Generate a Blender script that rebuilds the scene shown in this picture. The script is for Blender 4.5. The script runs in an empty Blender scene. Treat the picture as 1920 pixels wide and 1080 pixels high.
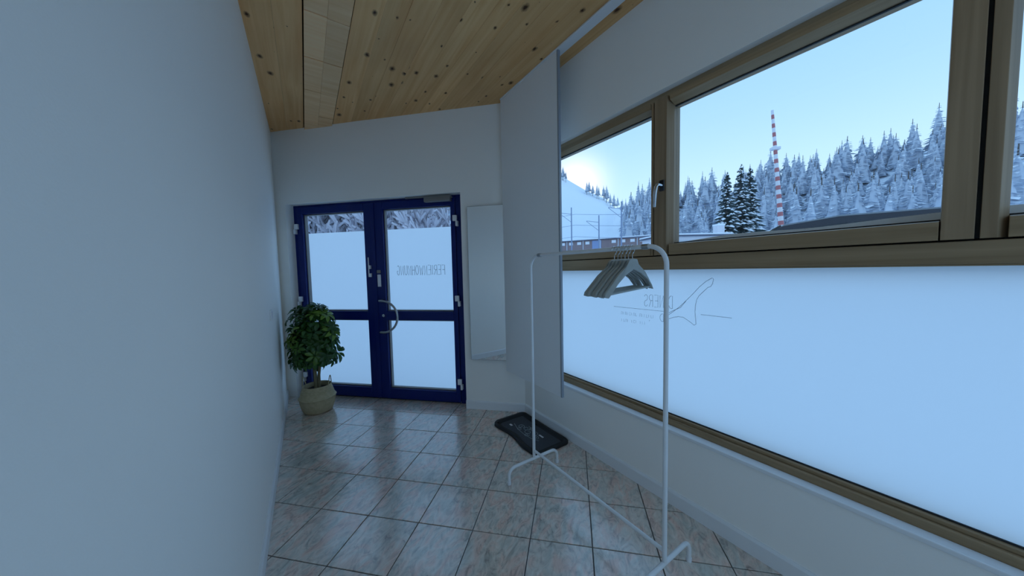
import bpy, bmesh, math, random
from mathutils import Vector, Matrix, noise

random.seed(7)
SC = bpy.context.scene
COL = SC.collection
PI = math.pi
R = math.radians

# ------------------------------------------------------------------ camera
CAM_H = 1.45
cam_d = bpy.data.cameras.new('camera')
cam = bpy.data.objects.new('camera', cam_d)
COL.objects.link(cam)
cam_d.sensor_width = 36.0
cam_d.lens = 587.65 * 36.0 / 1920.0
cam_d.clip_start = 0.03
cam_d.clip_end = 2000
yaw, pitch, roll = R(10.9865), R(3.3861), R(-1.2482)
fw0 = Vector((-math.sin(yaw), math.cos(yaw), 0)); rt0 = Vector((math.cos(yaw), math.sin(yaw), 0)); up0 = Vector((0, 0, 1))
fw = fw0 * math.cos(pitch) - up0 * math.sin(pitch)
upv = up0 * math.cos(pitch) + fw0 * math.sin(pitch)
rt = rt0 * math.cos(roll) + upv * math.sin(roll)
up2 = -rt0 * math.sin(roll) + upv * math.cos(roll)
cam.matrix_world = Matrix(((rt.x, up2.x, -fw.x, 0), (rt.y, up2.y, -fw.y, 0), (rt.z, up2.z, -fw.z, CAM_H), (0, 0, 0, 1)))
SC.camera = cam

# ------------------------------------------------------------------ sky and exposure
w = bpy.data.worlds.new('winter_sky'); SC.world = w
w.use_nodes = True
wn = w.node_tree.nodes; wl = w.node_tree.links
wn.clear()
def lin(c): return c / 12.92 if c <= 0.04045 else ((c + 0.055) / 1.055) ** 2.4
tcw = wn.new('ShaderNodeTexCoord'); sepw = wn.new('ShaderNodeSeparateXYZ')
wl.new(tcw.outputs['Generated'], sepw.inputs[0])
# clear winter sky: pale at the horizon, blue higher up
ramp = wn.new('ShaderNodeValToRGB'); ramp.color_ramp.interpolation = 'B_SPLINE'
SKY = [(0.0, (198, 226, 244)), (.17, (184, 217, 243)), (.34, (154, 196, 236)), (.52, (140, 186, 232)), (1.0, (138, 184, 230))]
els = ramp.color_ramp.elements
els[0].position = 0.0; els[1].position = 1.0
for k_, (p_, c_) in enumerate(SKY):
    e_ = els[0] if k_ == 0 else (els[-1] if k_ == len(SKY) - 1 else els.new(p_))
    e_.color = tuple(lin(v / 255) for v in c_) + (1,)
wl.new(sepw.outputs['Z'], ramp.inputs[0])
# glow around the sun, which stands behind the left ridge
sund = Vector((math.sin(R(.6)) * math.cos(R(14)), math.cos(R(.6)) * math.cos(R(14)), math.sin(R(14))))
dotn = wn.new('ShaderNodeVectorMath'); dotn.operation = 'DOT_PRODUCT'; dotn.inputs[1].default_value = sund
wl.new(tcw.outputs['Generated'], dotn.inputs[0])
mrg = wn.new('ShaderNodeMapRange'); mrg.inputs['From Min'].default_value = .982; mrg.inputs['From Max'].default_value = 1.0
wl.new(dotn.outputs['Value'], mrg.inputs['Value'])
pw = wn.new('ShaderNodeMath'); pw.operation = 'POWER'; pw.inputs[1].default_value = 6.0; wl.new(mrg.outputs[0], pw.inputs[0])
mg = wn.new('ShaderNodeMix'); mg.data_type = 'RGBA'; mg.inputs[7].default_value = (1.0, 1.0, .97, 1)
wl.new(pw.outputs[0], mg.inputs[0]); wl.new(ramp.outputs[0], mg.inputs[6])
bg = wn.new('ShaderNodeBackground'); bg.inputs['Strength'].default_value = 1.0
wo = wn.new('ShaderNodeOutputWorld')
wl.new(mg.outputs[2], bg.inputs[0]); wl.new(bg.outputs[0], wo.inputs[0])
SC.view_settings.view_transform = 'Standard'
SC.view_settings.look = 'None'
SC.view_settings.gamma = 1.0
SC.view_settings.use_curve_mapping = False
SC.view_settings.exposure = 0.6
SC.cycles.max_bounces = 11
SC.cycles.diffuse_bounces = 7
SC.cycles.transmission_bounces = 8
SC.cycles.transparent_max_bounces = 24
SC.cycles.use_denoising = True
SC.cycles.caustics_reflective = False
SC.cycles.caustics_refractive = False

# ------------------------------------------------------------------ corridor frame: q runs along the window wall towards the viewer, m towards the window
ANG = R(-45.7)
QX, QY = math.cos(ANG), math.sin(ANG)
MX, MY = -math.sin(ANG), math.cos(ANG)
def CW(q, m, z=0.0):
    return Vector((q * QX + m * MX, q * QY + m * MY, z))

LEFT_M, WIN_M, DOOR_Y, BACK_Q, CEIL = -0.25, 1.80, 3.075, 1.25, 3.065

# ------------------------------------------------------------------ material helpers
def srgb(r, g, b):
    f = lambda c: c / 12.92 if c <= 0.04045 else ((c + 0.055) / 1.055) ** 2.4
    return (f(r / 255), f(g / 255), f(b / 255), 1)

def new_mat(name):
    m = bpy.data.materials.new(name); m.use_nodes = True
    nt = m.node_tree; nt.nodes.clear()
    out = nt.nodes.new('ShaderNodeOutputMaterial')
    return m, nt, out

def nd(nt, t, **kw):
    n = nt.nodes.new(t)
    for k, v in kw.items():
        if k in n.inputs: n.inputs[k].default_value = v
        else: setattr(n, k, v)
    return n

def simple(name, col, rough=0.5, metal=0.0, var=0.0, vscale=8.0, bump=0.0, bscale=60.0, coords='Object', spec=0.5):
    m, nt, out = new_mat(name)
    b = nd(nt, 'ShaderNodeBsdfPrincipled', Roughness=rough, Metallic=metal)
    b.inputs['Base Color'].default_value = col
    b.inputs['Specular IOR Level'].default_value = spec
    tc = nd(nt, 'ShaderNodeTexCoord')
    if var > 0:
        n = nd(nt, 'ShaderNodeTexNoise', Scale=vscale, Detail=4.0)
        nt.links.new(tc.outputs[coords], n.inputs['Vector'])
        mx = nd(nt, 'ShaderNodeMix', data_type='RGBA')
        mx.inputs[6].default_value = tuple(c * (1 - var) for c in col[:3]) + (1,)
        mx.inputs[7].default_value = tuple(min(1, c * (1 + var)) for c in col[:3]) + (1,)
        nt.links.new(n.outputs['Fac'], mx.inputs[0]); nt.links.new(mx.outputs[2], b.inputs['Base Color'])
    if bump > 0:
        n2 = nd(nt, 'ShaderNodeTexNoise', Scale=bscale, Detail=3.0)
        nt.links.new(tc.outputs[coords], n2.inputs['Vector'])
        bp = nd(nt, 'ShaderNodeBump', Strength=bump, Distance=0.01)
        nt.links.new(n2.outputs['Fac'], bp.inputs['Height']); nt.links.new(bp.outputs[0], b.inputs['Normal'])
    nt.links.new(b.outputs[0], out.inputs[0])
    return m

def wood(name, c0, c1, knot, along=0, kscale=4.0, rough=0.55, grain=26.0, knots=True):
    """c0/c1 light and dark grain; the grain runs along local axis `along`; shifted per object."""
    m, nt, out = new_mat(name)
    L = nt.links.new
    b = nd(nt, 'ShaderNodeBsdfPrincipled', Roughness=rough)
    b.inputs['Specular IOR Level'].default_value = 0.25
    tc = nd(nt, 'ShaderNodeTexCoord'); oi = nd(nt, 'ShaderNodeObjectInfo')
    off = nd(nt, 'ShaderNodeVectorMath', operation='SCALE'); off.inputs[0].default_value = (17.3, 9.1, 5.7)
    L(oi.outputs['Random'], off.inputs['Scale'])
    add = nd(nt, 'ShaderNodeVectorMath', operation='ADD'); L(tc.outputs['Object'], add.inputs[0]); L(off.outputs[0], add.inputs[1])
    mp = nd(nt, 'ShaderNodeMapping'); sc = [grain, grain, grain]; sc[along] = 1.2; mp.inputs['Scale'].default_value = sc
    L(add.outputs[0], mp.inputs['Vector'])
    n = nd(nt, 'ShaderNodeTexNoise', Scale=1.0, Detail=5.0, Distortion=0.6); L(mp.outputs[0], n.inputs['Vector'])
    n2 = nd(nt, 'ShaderNodeTexNoise', Scale=1.6, Detail=2.0); L(add.outputs[0], n2.inputs['Vector'])
    mx = nd(nt, 'ShaderNodeMix', data_type='RGBA'); mx.inputs[6].default_value = c0; mx.inputs[7].default_value = c1
    rp = nd(nt, 'ShaderNodeMapRange'); rp.inputs['From Min'].default_value = .3; rp.inputs['From Max'].default_value = .72
    L(n.outputs['Fac'], rp.inputs['Value']); L(rp.outputs[0], mx.inputs[0])
    hs = nd(nt, 'ShaderNodeHueSaturation')
    vr = nd(nt, 'ShaderNodeMapRange'); vr.inputs['To Min'].default_value = .90; vr.inputs['To Max'].default_value = 1.08
    L(oi.outputs['Random'], vr.inputs['Value'])
    mm = nd(nt, 'ShaderNodeMath', operation='MULTIPLY')
    v2 = nd(nt, 'ShaderNodeMapRange'); v2.inputs['To Min'].default_value = .82; v2.inputs['To Max'].default_value = 1.18
    L(n2.outputs['Fac'], v2.inputs['Value']); L(vr.outputs[0], mm.inputs[0]); L(v2.outputs[0], mm.inputs[1])
    L(mm.outputs[0], hs.inputs['Value']); L(mx.outputs[2], hs.inputs['Color'])
    last = hs.outputs[0]
    if knots:
        mk = nd(nt, 'ShaderNodeMapping'); sk = [kscale * 1.25] * 3; sk[along] = kscale * 0.8; sk[2] = 0.01
        mk.inputs['Scale'].default_value = sk; L(add.outputs[0], mk.inputs['Vector'])
        wob = nd(nt, 'ShaderNodeTexNoise', Scale=9.0); L(mk.outputs[0], wob.inputs['Vector'])
        wm = nd(nt, 'ShaderNodeVectorMath', operation='SCALE'); wm.inputs['Scale'].default_value = .10; L(wob.outputs['Color'], wm.inputs[0])
        wa = nd(nt, 'ShaderNodeVectorMath', operation='ADD'); L(mk.outputs[0], wa.inputs[0]); L(wm.outputs[0], wa.inputs[1])
        v = nd(nt, 'ShaderNodeTexVoronoi', Scale=1.0, voronoi_dimensions='2D'); L(wa.outputs[0], v.inputs['Vector'])
        sx = nd(nt, 'ShaderNodeSeparateColor'); L(v.outputs['Color'], sx.inputs[0])
        sz = nd(nt, 'ShaderNodeMapRange'); sz.inputs['From Min'].default_value = .25; sz.inputs['From Max'].default_value = 1.0
        sz.inputs['To Min'].default_value = 0.0; sz.inputs['To Max'].default_value = .15; L(sx.outputs[0], sz.inputs['Value'])
        dv = nd(nt, 'ShaderNodeMath', operation='DIVIDE'); ad = nd(nt, 'ShaderNodeMath', operation='ADD'); ad.inputs[1].default_value = .0001
        L(sz.outputs[0], ad.inputs[0]); L(v.outputs['Distance'], dv.inputs[0]); L(ad.outputs[0], dv.inputs[1])
        kr = nd(nt, 'ShaderNodeMapRange'); kr.inputs['From Min'].default_value = .3; kr.inputs['From Max'].default_value = 1.25
        kr.inputs['To Min'].default_value = 1.0; kr.inputs['To Max'].default_value = 0.0
        L(dv.outputs[0], kr.inputs['Value'])
        m2 = nd(nt, 'ShaderNodeMix', data_type='RGBA'); m2.inputs[7].default_value = knot
        L(kr.outputs[0], m2.inputs[0]); L(last, m2.inputs[6]); last = m2.outputs[2]
    L(last, b.inputs['Base Color'])
    bp = nd(nt, 'ShaderNodeBump', Strength=.12, Distance=.004); L(n.outputs['Fac'], bp.inputs['Height']); L(bp.outputs[0], b.inputs['Normal'])
    L(b.outputs[0], out.inputs[0])
    return m

def tile_mat():
    m, nt, out = new_mat('slate_look_tile')
    L = nt.links.new
    b = nd(nt, 'ShaderNodeBsdfPrincipled', Roughness=.34)
    b.inputs['Specular IOR Level'].default_value = .8
    b.inputs['Coat Weight'].default_value = 1.0; b.inputs['Coat Roughness'].default_value = .17; b.inputs['Coat IOR'].default_value = 2.0
    tc = nd(nt, 'ShaderNodeTexCoord'); oi = nd(nt, 'ShaderNodeObjectInfo')
    off = nd(nt, 'ShaderNodeVectorMath', operation='SCALE'); off.inputs[0].default_value = (41.3, 23.7, 0)
    L(oi.outputs['Random'], off.inputs['Scale'])
    add = nd(nt, 'ShaderNodeVectorMath', operation='ADD'); L(tc.outputs['Object'], add.inputs[0]); L(off.outputs[0], add.inputs[1])
    rot = nd(nt, 'ShaderNodeMapping'); rot.inputs['Rotation'].default_value = (0, 0, R(9)); L(add.outputs[0], rot.inputs['Vector'])
    mp = nd(nt, 'ShaderNodeMapping'); mp.inputs['Scale'].default_value = (19, 9.0, 1); L(rot.outputs[0], mp.inputs['Vector'])
    n = nd(nt, 'ShaderNodeTexNoise', Scale=1.0, Detail=9.0, Roughness=.66, Distortion=1.9); L(mp.outputs[0], n.inputs['Vector'])
    mp2 = nd(nt, 'ShaderNodeMapping'); mp2.inputs['Scale'].default_value = (9, 4.6, 1); mp2.inputs['Location'].default_value = (3, 8, 0); L(rot.outputs[0], mp2.inputs['Vector'])
    n2 = nd(nt, 'ShaderNodeTexNoise', Scale=1.0, Detail=5.0, Distortion=1.6); L(mp2.outputs[0], n2.inputs['Vector'])
    cr = nd(nt, 'ShaderNodeValToRGB'); e = cr.color_ramp.elements
    e[0].position = .28; e[0].color = srgb(150, 143, 139); e[1].position = .74; e[1].color = srgb(255, 252, 247)
    e.new(.5).color = srgb(230, 219, 208)
    L(n.outputs['Fac'], cr.inputs[0])
    cr2 = nd(nt, 'ShaderNodeValToRGB'); e = cr2.color_ramp.elements
    e[0].position = .36; e[0].color = srgb(214, 220, 214); e[1].position = .64; e[1].color = srgb(248, 212, 196)
    e.new(.5).color = srgb(242, 234, 224)
    L(n2.outputs['Fac'], cr2.inputs[0])
    mx = nd(nt, 'ShaderNodeMix', data_type='RGBA', blend_type='MULTIPLY'); mx.inputs[0].default_value = 1.0
    L(cr.outputs[0], mx.inputs[6]); L(cr2.outputs[0], mx.inputs[7])
    hs = nd(nt, 'ShaderNodeHueSaturation', Saturation=.85, Value=.95); L(mx.outputs[2], hs.inputs['Color'])
    L(hs.outputs[0], b.inputs['Base Color'])
    bp = nd(nt, 'ShaderNodeBump', Strength=.25, Distance=.004); L(n.outputs['Fac'], bp.inputs['Height']); L(bp.outputs[0], b.inputs['Normal'])
    L(b.outputs[0], out.inputs[0])
    return m

def glass_mat():
    m, nt, out = new_mat('clear_glass'); L = nt.links.new
    t = nd(nt, 'ShaderNodeBsdfTransparent'); t.inputs[0].default_value = (.985, .992, .992, 1)
    g = nd(nt, 'ShaderNodeBsdfGlossy', Roughness=0.0)
    lw = nd(nt, 'ShaderNodeLayerWeight'); lw.inputs[0].default_value = .5
    p = nd(nt, 'ShaderNodeMath', operation='POWER'); p.inputs[1].default_value = 4.0; L(lw.outputs['Facing'], p.inputs[0])
    mr = nd(nt, 'ShaderNodeMapRange'); mr.inputs['To Min'].default_value = .025; mr.inputs['To Max'].default_value = .5; L(p.outputs[0], mr.inputs['Value'])
    mx = nd(nt, 'ShaderNodeMixShader'); L(mr.outputs[0], mx.inputs[0]); L(t.outputs[0], mx.inputs[1]); L(g.outputs[0], mx.inputs[2])
    L(mx.outputs[0], out.inputs[0])
    return m

def film_mat():
    m, nt, out = new_mat('frosted_film'); L = nt.links.new
    t = nd(nt, 'ShaderNodeBsdfTranslucent'); t.inputs[0].default_value = (.97, .975, .98, 1)
    d = nd(nt, 'ShaderNodeBsdfDiffuse'); d.inputs[0].default_value = (.9, .9, .9, 1)
    mx = nd(nt, 'ShaderNodeMixShader'); mx.inputs[0].default_value = .05
    L(t.outputs[0], mx.inputs[1]); L(d.outputs[0], mx.inputs[2]); L(mx.outputs[0], out.inputs[0])
    return m

M = {}
M['wall'] = simple('white_wall_paint', srgb(246, 243, 238), .7, bump=.06, bscale=180, var=.012, vscale=2)
M['trim'] = simple('white_gloss_trim', srgb(232, 233, 235), .35)
M['tile'] = tile_mat()
M['grout'] = simple('dark_grout', srgb(92, 92, 94), .9, var=.15, vscale=40)
M['plank'] = wood('spruce_ceiling', srgb(238, 190, 132), srgb(222, 164, 104), srgb(70, 40, 20), along=0, kscale=5.5)
M['plank_pale'] = wood('pale_spruce_board', srgb(250, 208, 160), srgb(238, 186, 132), srgb(120, 84, 50), along=1, kscale=2.2, grain=18, knots=False)
M['gap'] = simple('ceiling_backing', srgb(70, 50, 32), .9)
M['frame_wood'] = wood('window_pine', srgb(168, 142, 110), srgb(142, 118, 88), srgb(90, 60, 30), along=0, knots=False, rough=.4, grain=40)
M['frame_wood_v'] = wood('window_pine_upright', srgb(168, 142, 112), srgb(142, 118, 90), srgb(90, 60, 30), along=2, knots=False, rough=.4, grain=40)
M['gasket'] = simple('dark_gasket', srgb(40, 42, 44), .7)
M['glass'] = glass_mat()
M['film'] = film_mat()
def print_mat(name, col, k):
    m, nt, out = new_mat(name); L = nt.links.new
    t = nd(nt, 'ShaderNodeBsdfTransparent'); t.inputs[0].default_value = (1, 1, 1, 1)
    d = nd(nt, 'ShaderNodeBsdfDiffuse'); d.inputs[0].default_value = col
    mx = nd(nt, 'ShaderNodeMixShader'); mx.inputs[0].default_value = k
    L(t.outputs[0], mx.inputs[1]); L(d.outputs[0], mx.inputs[2]); L(mx.outputs[0], out.inputs[0])
    return m
M['print'] = print_mat('grey_print', srgb(110, 124, 140), .55)
M['print_light'] = print_mat('pale_grey_print', srgb(132, 148, 168), .42)
M['blue'] = simple('blue_door_paint', srgb(5, 26, 98), .34, var=.05, vscale=3, spec=.3)
M['steel'] = simple('brushed_steel', srgb(170, 172, 174), .32, metal=1.0)
M['chrome'] = simple('dull_chrome', srgb(190, 192, 194), .2, metal=1.0)
M['hinge'] = simple('white_plastic', srgb(228, 228, 232), .4)
M['closer'] = simple('grey_closer', srgb(128, 124, 122), .45, metal=.3)
M['dark'] = simple('black_metal', srgb(22, 24, 28), .4)
M['mirror'] = simple('mirror_silver', (.93, .95, .95, 1), .0, metal=1.0)
M['mirror_edge'] = simple('mirror_edge', srgb(96, 104, 108), .4)
M['panel'] = simple('white_panel', srgb(238, 240, 242), .6, bump=.03, bscale=90)
M['edge_trim'] = simple('grey_edge_trim', srgb(150, 158, 168), .4)
M['rack'] = simple('white_powder_coat', srgb(226, 228, 230), .3)
M['hanger'] = simple('pale_grey_wood', srgb(156, 160, 156), .5, var=.12, vscale=30)
M['rubber'] = simple('black_rubber', srgb(16, 17, 20), .55, bump=.15, bscale=120)
M['rubber_in'] = simple('black_ribbed_rubber', srgb(54, 60, 68), .5, bump=.5, bscale=150)
M['rubber_print'] = simple('grey_relief_print', srgb(150, 160, 164), .6)
M['leaf'] = None
M['stem'] = simple('plant_stem', srgb(122, 112, 84), .8, var=.2, vscale=30, bump=.3)
M['soil'] = simple('dark_soil', srgb(38, 28, 20), .95, bump=.6, bscale=50)
M['snow'] = simple('snow', srgb(244, 246, 250), .8, bump=.4, bscale=3)
M['bark'] = simple('frosted_bark', srgb(92, 84, 80), .9, var=.3, vscale=10)

def leaf_mat():
    m, nt, out = new_mat('glossy_leaf'); L = nt.links.new
    b = nd(nt, 'ShaderNodeBsdfPrincipled', Roughness=.32)
    oi = nd(nt, 'ShaderNodeObjectInfo')
    cr = nd(nt, 'ShaderNodeValToRGB'); e = cr.color_ramp.elements
    e[0].position = 0; e[0].color = srgb(40, 78, 34); e[1].position = 1; e[1].color = srgb(128, 160, 62)
    e.new(.75).color = srgb(58, 100, 42)
    L(oi.outputs['Random'], cr.inputs[0]); L(cr.outputs[0], b.inputs['Base Color'])
    t = nd(nt, 'ShaderNodeBsdfTranslucent'); L(cr.outputs[0], t.inputs[0])
    mx = nd(nt, 'ShaderNodeMixShader'); mx.inputs[0].default_value = .22
    L(b.outputs[0], mx.inputs[1]); L(t.outputs[0], mx.inputs[2]); L(mx.outputs[0], out.inputs[0])
    return m
M['leaf'] = leaf_mat()

def basket_mat():
    m, nt, out = new_mat('woven_seagrass'); L = nt.links.new
    b = nd(nt, 'ShaderNodeBsdfPrincipled', Roughness=.85)
    tc = nd(nt, 'ShaderNodeTexCoord')
    wv = nd(nt, 'ShaderNodeTexWave', wave_type='BANDS', bands_direction='Z', Scale=26.0, Distortion=1.5)
    wv.inputs['Detail'].default_value = 2.0; wv.inputs['Detail Scale'].default_value = 4.0
    L(tc.outputs['Object'], wv.inputs['Vector'])
    n = nd(nt, 'ShaderNodeTexNoise', Scale=30.0, Detail=3.0); L(tc.outputs['Object'], n.inputs['Vector'])
    mx = nd(nt, 'ShaderNodeMix', data_type='RGBA'); mx.inputs[6].default_value = srgb(164, 150, 116); mx.inputs[7].default_value = srgb(204, 190, 156)
    L(n.outputs['Fac'], mx.inputs[0]); L(mx.outputs[2], b.inputs['Base Color'])
    bp = nd(nt, 'ShaderNodeBump', Strength=.5, Distance=.006); L(wv.outputs['Fac'], bp.inputs['Height']); L(bp.outputs[0], b.inputs['Normal'])
    L(b.outputs[0], out.inputs[0])
    return m
M['basket'] = basket_mat()

def terrain_mat():
    return simple('snow_field', srgb(240, 243, 248), .85, var=.05, vscale=.05, bump=.5, bscale=.4)
M['terrain'] = terrain_mat()
M['needle'] = simple('frosted_hazed_needles', srgb(196, 204, 216), .85, var=.22, vscale=1.5)  # hoarfrost colour, paled further to stand in for the distance haze
M['needle_dark'] = simple('dark_green_needles', srgb(70, 88, 90), .85, var=.4, vscale=2.5)
M['frost'] = simple('hoar_frost', srgb(238, 241, 246), .85)
M['frost_twig'] = simple('frosted_twigs', srgb(204, 200, 208), .85, var=.22, vscale=3)
M['brown'] = simple('hazed_brown_boarding', srgb(146, 124, 124), .8, var=.1, vscale=1)  # brown muted towards mauve, with the haze mixed into the colour
M['blue_door'] = simple('faded_blue_boarding', srgb(142, 158, 196), .8)
M['pale_win'] = simple('pale_window', srgb(236, 234, 238), .25)
M['pale_post'] = simple('pale_post', srgb(206, 212, 222), .8)
M['shed_white'] = simple('white_render', srgb(226, 222, 228), .8)
M['shed_grey'] = simple('grey_board', srgb(196, 198, 202), .8)
M['roof_dark'] = simple('dark_roof_edge', srgb(88, 92, 110), .8)
M['mast'] = simple('galvanised_mast', srgb(138, 150, 176), .7)
M['pole_white'] = simple('barrier_white', srgb(236, 232, 236), .5)
M['pole_red'] = simple('barrier_red', srgb(192, 112, 114), .5)
M['car'] = simple('dark_car_paint', srgb(24, 28, 42), .25)
M['car_glass'] = simple('car_glass', srgb(14, 18, 24), .06)
M['tyre'] = simple('tyre', srgb(20, 20, 20), .8)

# ------------------------------------------------------------------ mesh helper
class MB:
    def __init__(s): s.v = []; s.f = []; s.mi = []; s.cur = 0
    def face(s, idx): s.f.append(idx); s.mi.append(s.cur)
    def box(s, x0, x1, y0, y1, z0, z1):
        x0, x1 = min(x0, x1), max(x0, x1); y0, y1 = min(y0, y1), max(y0, y1); z0, z1 = min(z0, z1), max(z0, z1)
        b = len(s.v)
        s.v += [(x0, y0, z0), (x1, y0, z0), (x1, y1, z0), (x0, y1, z0), (x0, y0, z1), (x1, y0, z1), (x1, y1, z1), (x0, y1, z1)]
        for q in ((0, 3, 2, 1), (4, 5, 6, 7), (0, 1, 5, 4), (1, 2, 6, 5), (2, 3, 7, 6), (3, 0, 4, 7)):
            s.face([b + i for i in q])
        return s
    def hexa(s, pts):
        b = len(s.v); s.v += [tuple(p) for p in pts]
        for q in ((0, 3, 2, 1), (4, 5, 6, 7), (0, 1, 5, 4), (1, 2, 6, 5), (2, 3, 7, 6), (3, 0, 4, 7)):
            s.face([b + i for i in q])
        return s
    def prism(s, poly, z0, z1, inset=0.0, flip=False, axis='z'):
        """poly CCW (x, y); top ring optionally drawn in. axis 'y': poly is (x, z), extruded in y; axis 'x': poly is (y, z)."""
        n = len(poly); b = len(s.v)
        cx = sum(p[0] for p in poly) / n; cy = sum(p[1] for p in poly) / n
        def put(p, z): return (p[0], p[1], z) if axis == 'z' else ((p[0], z, p[1]) if axis == 'y' else (z, p[0], p[1]))
        rings = [z0]
        def ins(p, d):
            l = math.hypot(p[0] - cx, p[1] - cy)
            k = 1 - min(d * 1.414 / max(l, 1e-6), .8); return (cx + (p[0] - cx) * k, cy + (p[1] - cy) * k)
        R0 = [put(p, z0) for p in poly]
        if inset > 0:
            zc = z1 - inset * .6 * (1 if z1 > z0 else -1)
            rings = [R0, [put(p, zc) for p in poly], [put(ins(p, inset), z1) for p in poly]]
        else:
            rings = [R0, [put(p, z1) for p in poly]]
        for r in rings: s.v += r
        for k in range(len(rings) - 1):
            for i in range(n):
                j = (i + 1) % n; s.face([b + k * n + i, b + k * n + j, b + (k + 1) * n + j, b + (k + 1) * n + i])
        s.face([b + i for i in reversed(range(n))]); s.face([b + (len(rings) - 1) * n + i for i in range(n)])
        return s
    def tube(s, path, r, n=10, closed=False, caps=True):
        P = [Vector(p) for p in path]; k = len(P); b = len(s.v)
        rad = r if isinstance(r, (list, tuple)) else [r] * k
        prev = None
        for i, p in enumerate(P):
            a = P[i - 1] if (i > 0 or closed) else p; c = P[(i + 1) % k] if (i < k - 1 or closed) else p
            t = (c - a)
            t = t.normalized() if t.length > 1e-9 else Vector((0, 0, 1))
            if prev is None:
                ref = Vector((0, 0, 1)) if abs(t.z) < .9 else Vector((1, 0, 0))
                u = t.cross(ref).normalized()
            else:
                u = (prev - t * prev.dot(t)).normalized()
            prev = u; vv = t.cross(u)
            for j in range(n):
                an = 2 * PI * j / n
                s.v.append(tuple(p + (u * math.cos(an) + vv * math.sin(an)) * rad[i]))
        seg = k if closed else k - 1
        for i in range(seg):
            i2 = (i + 1) % k
            for j in range(n):
                j2 = (j + 1) % n
                s.face([b + i * n + j, b + i * n + j2, b + i2 * n + j2, b + i2 * n + j])
        if caps and not closed:
            s.face([b + j for j in reversed(range(n))]); s.face([b + (k - 1) * n + j for j in range(n)])
        return s
    def lathe(s, prof, n=28, cx=0, cy=0, cap0=True, cap1=True):
        b = len(s.v); k = len(prof)
        for r, z in prof:
            for j in range(n):
                a = 2 * PI * j / n; s.v.append((cx + r * math.cos(a), cy + r * math.sin(a), z))
        for i in range(k - 1):
            for j in range(n):
                j2 = (j + 1) % n; s.face([b + i * n + j, b + i * n + j2, b + (i + 1) * n + j2, b + (i + 1) * n + j])
        if cap0: s.face([b + j for j in reversed(range(n))])
        if cap1: s.face([b + (k - 1) * n + j for j in range(n)])
        return s
    def quad(s, a, b_, c, d):
        b = len(s.v); s.v += [tuple(a), tuple(b_), tuple(c), tuple(d)]; s.face([b, b + 1, b + 2, b + 3]); return s
    def tri(s, a, b_, c):
        b = len(s.v); s.v += [tuple(a), tuple(b_), tuple(c)]; s.face([b, b + 1, b + 2]); return s
    def mesh(s, name, mats, origin=(0, 0, 0), smooth=False, bevel=0.0, fix=True):
        me = bpy.data.meshes.new(name)
        o = origin
        me.from_pydata([(p[0] - o[0], p[1] - o[1], p[2] - o[2]) for p in s.v], [], s.f)
        if not isinstance(mats, (list, tuple)): mats = [mats]
        for m in mats: me.materials.append(m)
        if len(mats) > 1: me.polygons.foreach_set('material_index', s.mi)
        if fix or bevel:
            bm = bmesh.new(); bm.from_mesh(me)
            if bevel:
                bmesh.ops.bevel(bm, geom=[e for e in bm.edges if e.calc_face_angle(0) > .6], offset=bevel, segments=2, profile=.5, affect='EDGES')
            if fix: bmesh.ops.recalc_face_normals(bm, faces=bm.faces)
            bm.to_mesh(me); bm.free()
        if smooth:
            me.polygons.foreach_set('use_smooth', [True] * len(me.polygons))
            try: me.set_sharp_from_angle(angle=R(40))
            except Exception: pass
        me.update()
        return me
    def build(s, name, mats, parent=None, origin=(0, 0, 0), smooth=False, bevel=0.0, fix=True):
        o = bpy.data.objects.new(name, s.mesh(name, mats, origin, smooth, bevel, fix))
        COL.objects.link(o)
        if parent is not None: o.parent = parent
        return o

def tag(o, label=None, cat=None, group=None, kind=None):
    if label: o['label'] = label
    if cat: o['category'] = cat
    if group: o['group'] = group
    if kind: o['kind'] = kind
    return o

def empty(name, loc=(0, 0, 0), rz=0.0):
    o = bpy.data.objects.new(name, None); COL.objects.link(o)
    o.location = loc; o.rotation_euler = (0, 0, rz); o.empty_display_size = .1
    return o

def link_copy(src, parent=None):
    o = src.copy(); COL.objects.link(o); o.parent = parent
    return o

def place_corridor(o, q, m, z):
    o.location = CW(q, m, z); o.rotation_euler = (0, 0, ANG); return o

def croot(name, q, m, z):
    return place_corridor(empty(name), q, m, z)

def clip(poly, a, b):
    """keep the part of poly left of the line a->b"""
    out = []
    def side(p): return (b[0] - a[0]) * (p[1] - a[1]) - (b[1] - a[1]) * (p[0] - a[0])
    for i in range(len(poly)):
        p, q = poly[i], poly[(i + 1) % len(poly)]
        sp, sq = side(p), side(q)
        if sp >= 0: out.append(p)
        if (sp > 0 > sq) or (sp < 0 < sq):
            t = sp / (sp - sq); out.append((p[0] + (q[0] - p[0]) * t, p[1] + (q[1] - p[1]) * t))
    return out

def clip_convex(poly, room):
    for i in range(len(room)):
        poly = clip(poly, room[i], room[(i + 1) % len(room)])
        if len(poly) < 3: return []
    return poly

def area(poly):
    return .5 * sum(poly[i][0] * poly[(i + 1) % len(poly)][1] - poly[(i + 1) % len(poly)][0] * poly[i][1] for i in range(len(poly)))

# ------------------------------------------------------------------ room shell
def x_at(m, y): return (m - MY * y) / MX       # x on the line of constant m
A = (x_at(LEFT_M, DOOR_Y), DOOR_Y); Bc = (x_at(WIN_M, DOOR_Y), DOOR_Y)
p = CW(BACK_Q, WIN_M); Cc = (p.x, p.y)
p = CW(BACK_Q, LEFT_M); Dc = (p.x, p.y)
ROOM = [A, Dc, Cc, Bc]
if area(ROOM) < 0: ROOM.reverse()

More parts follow.
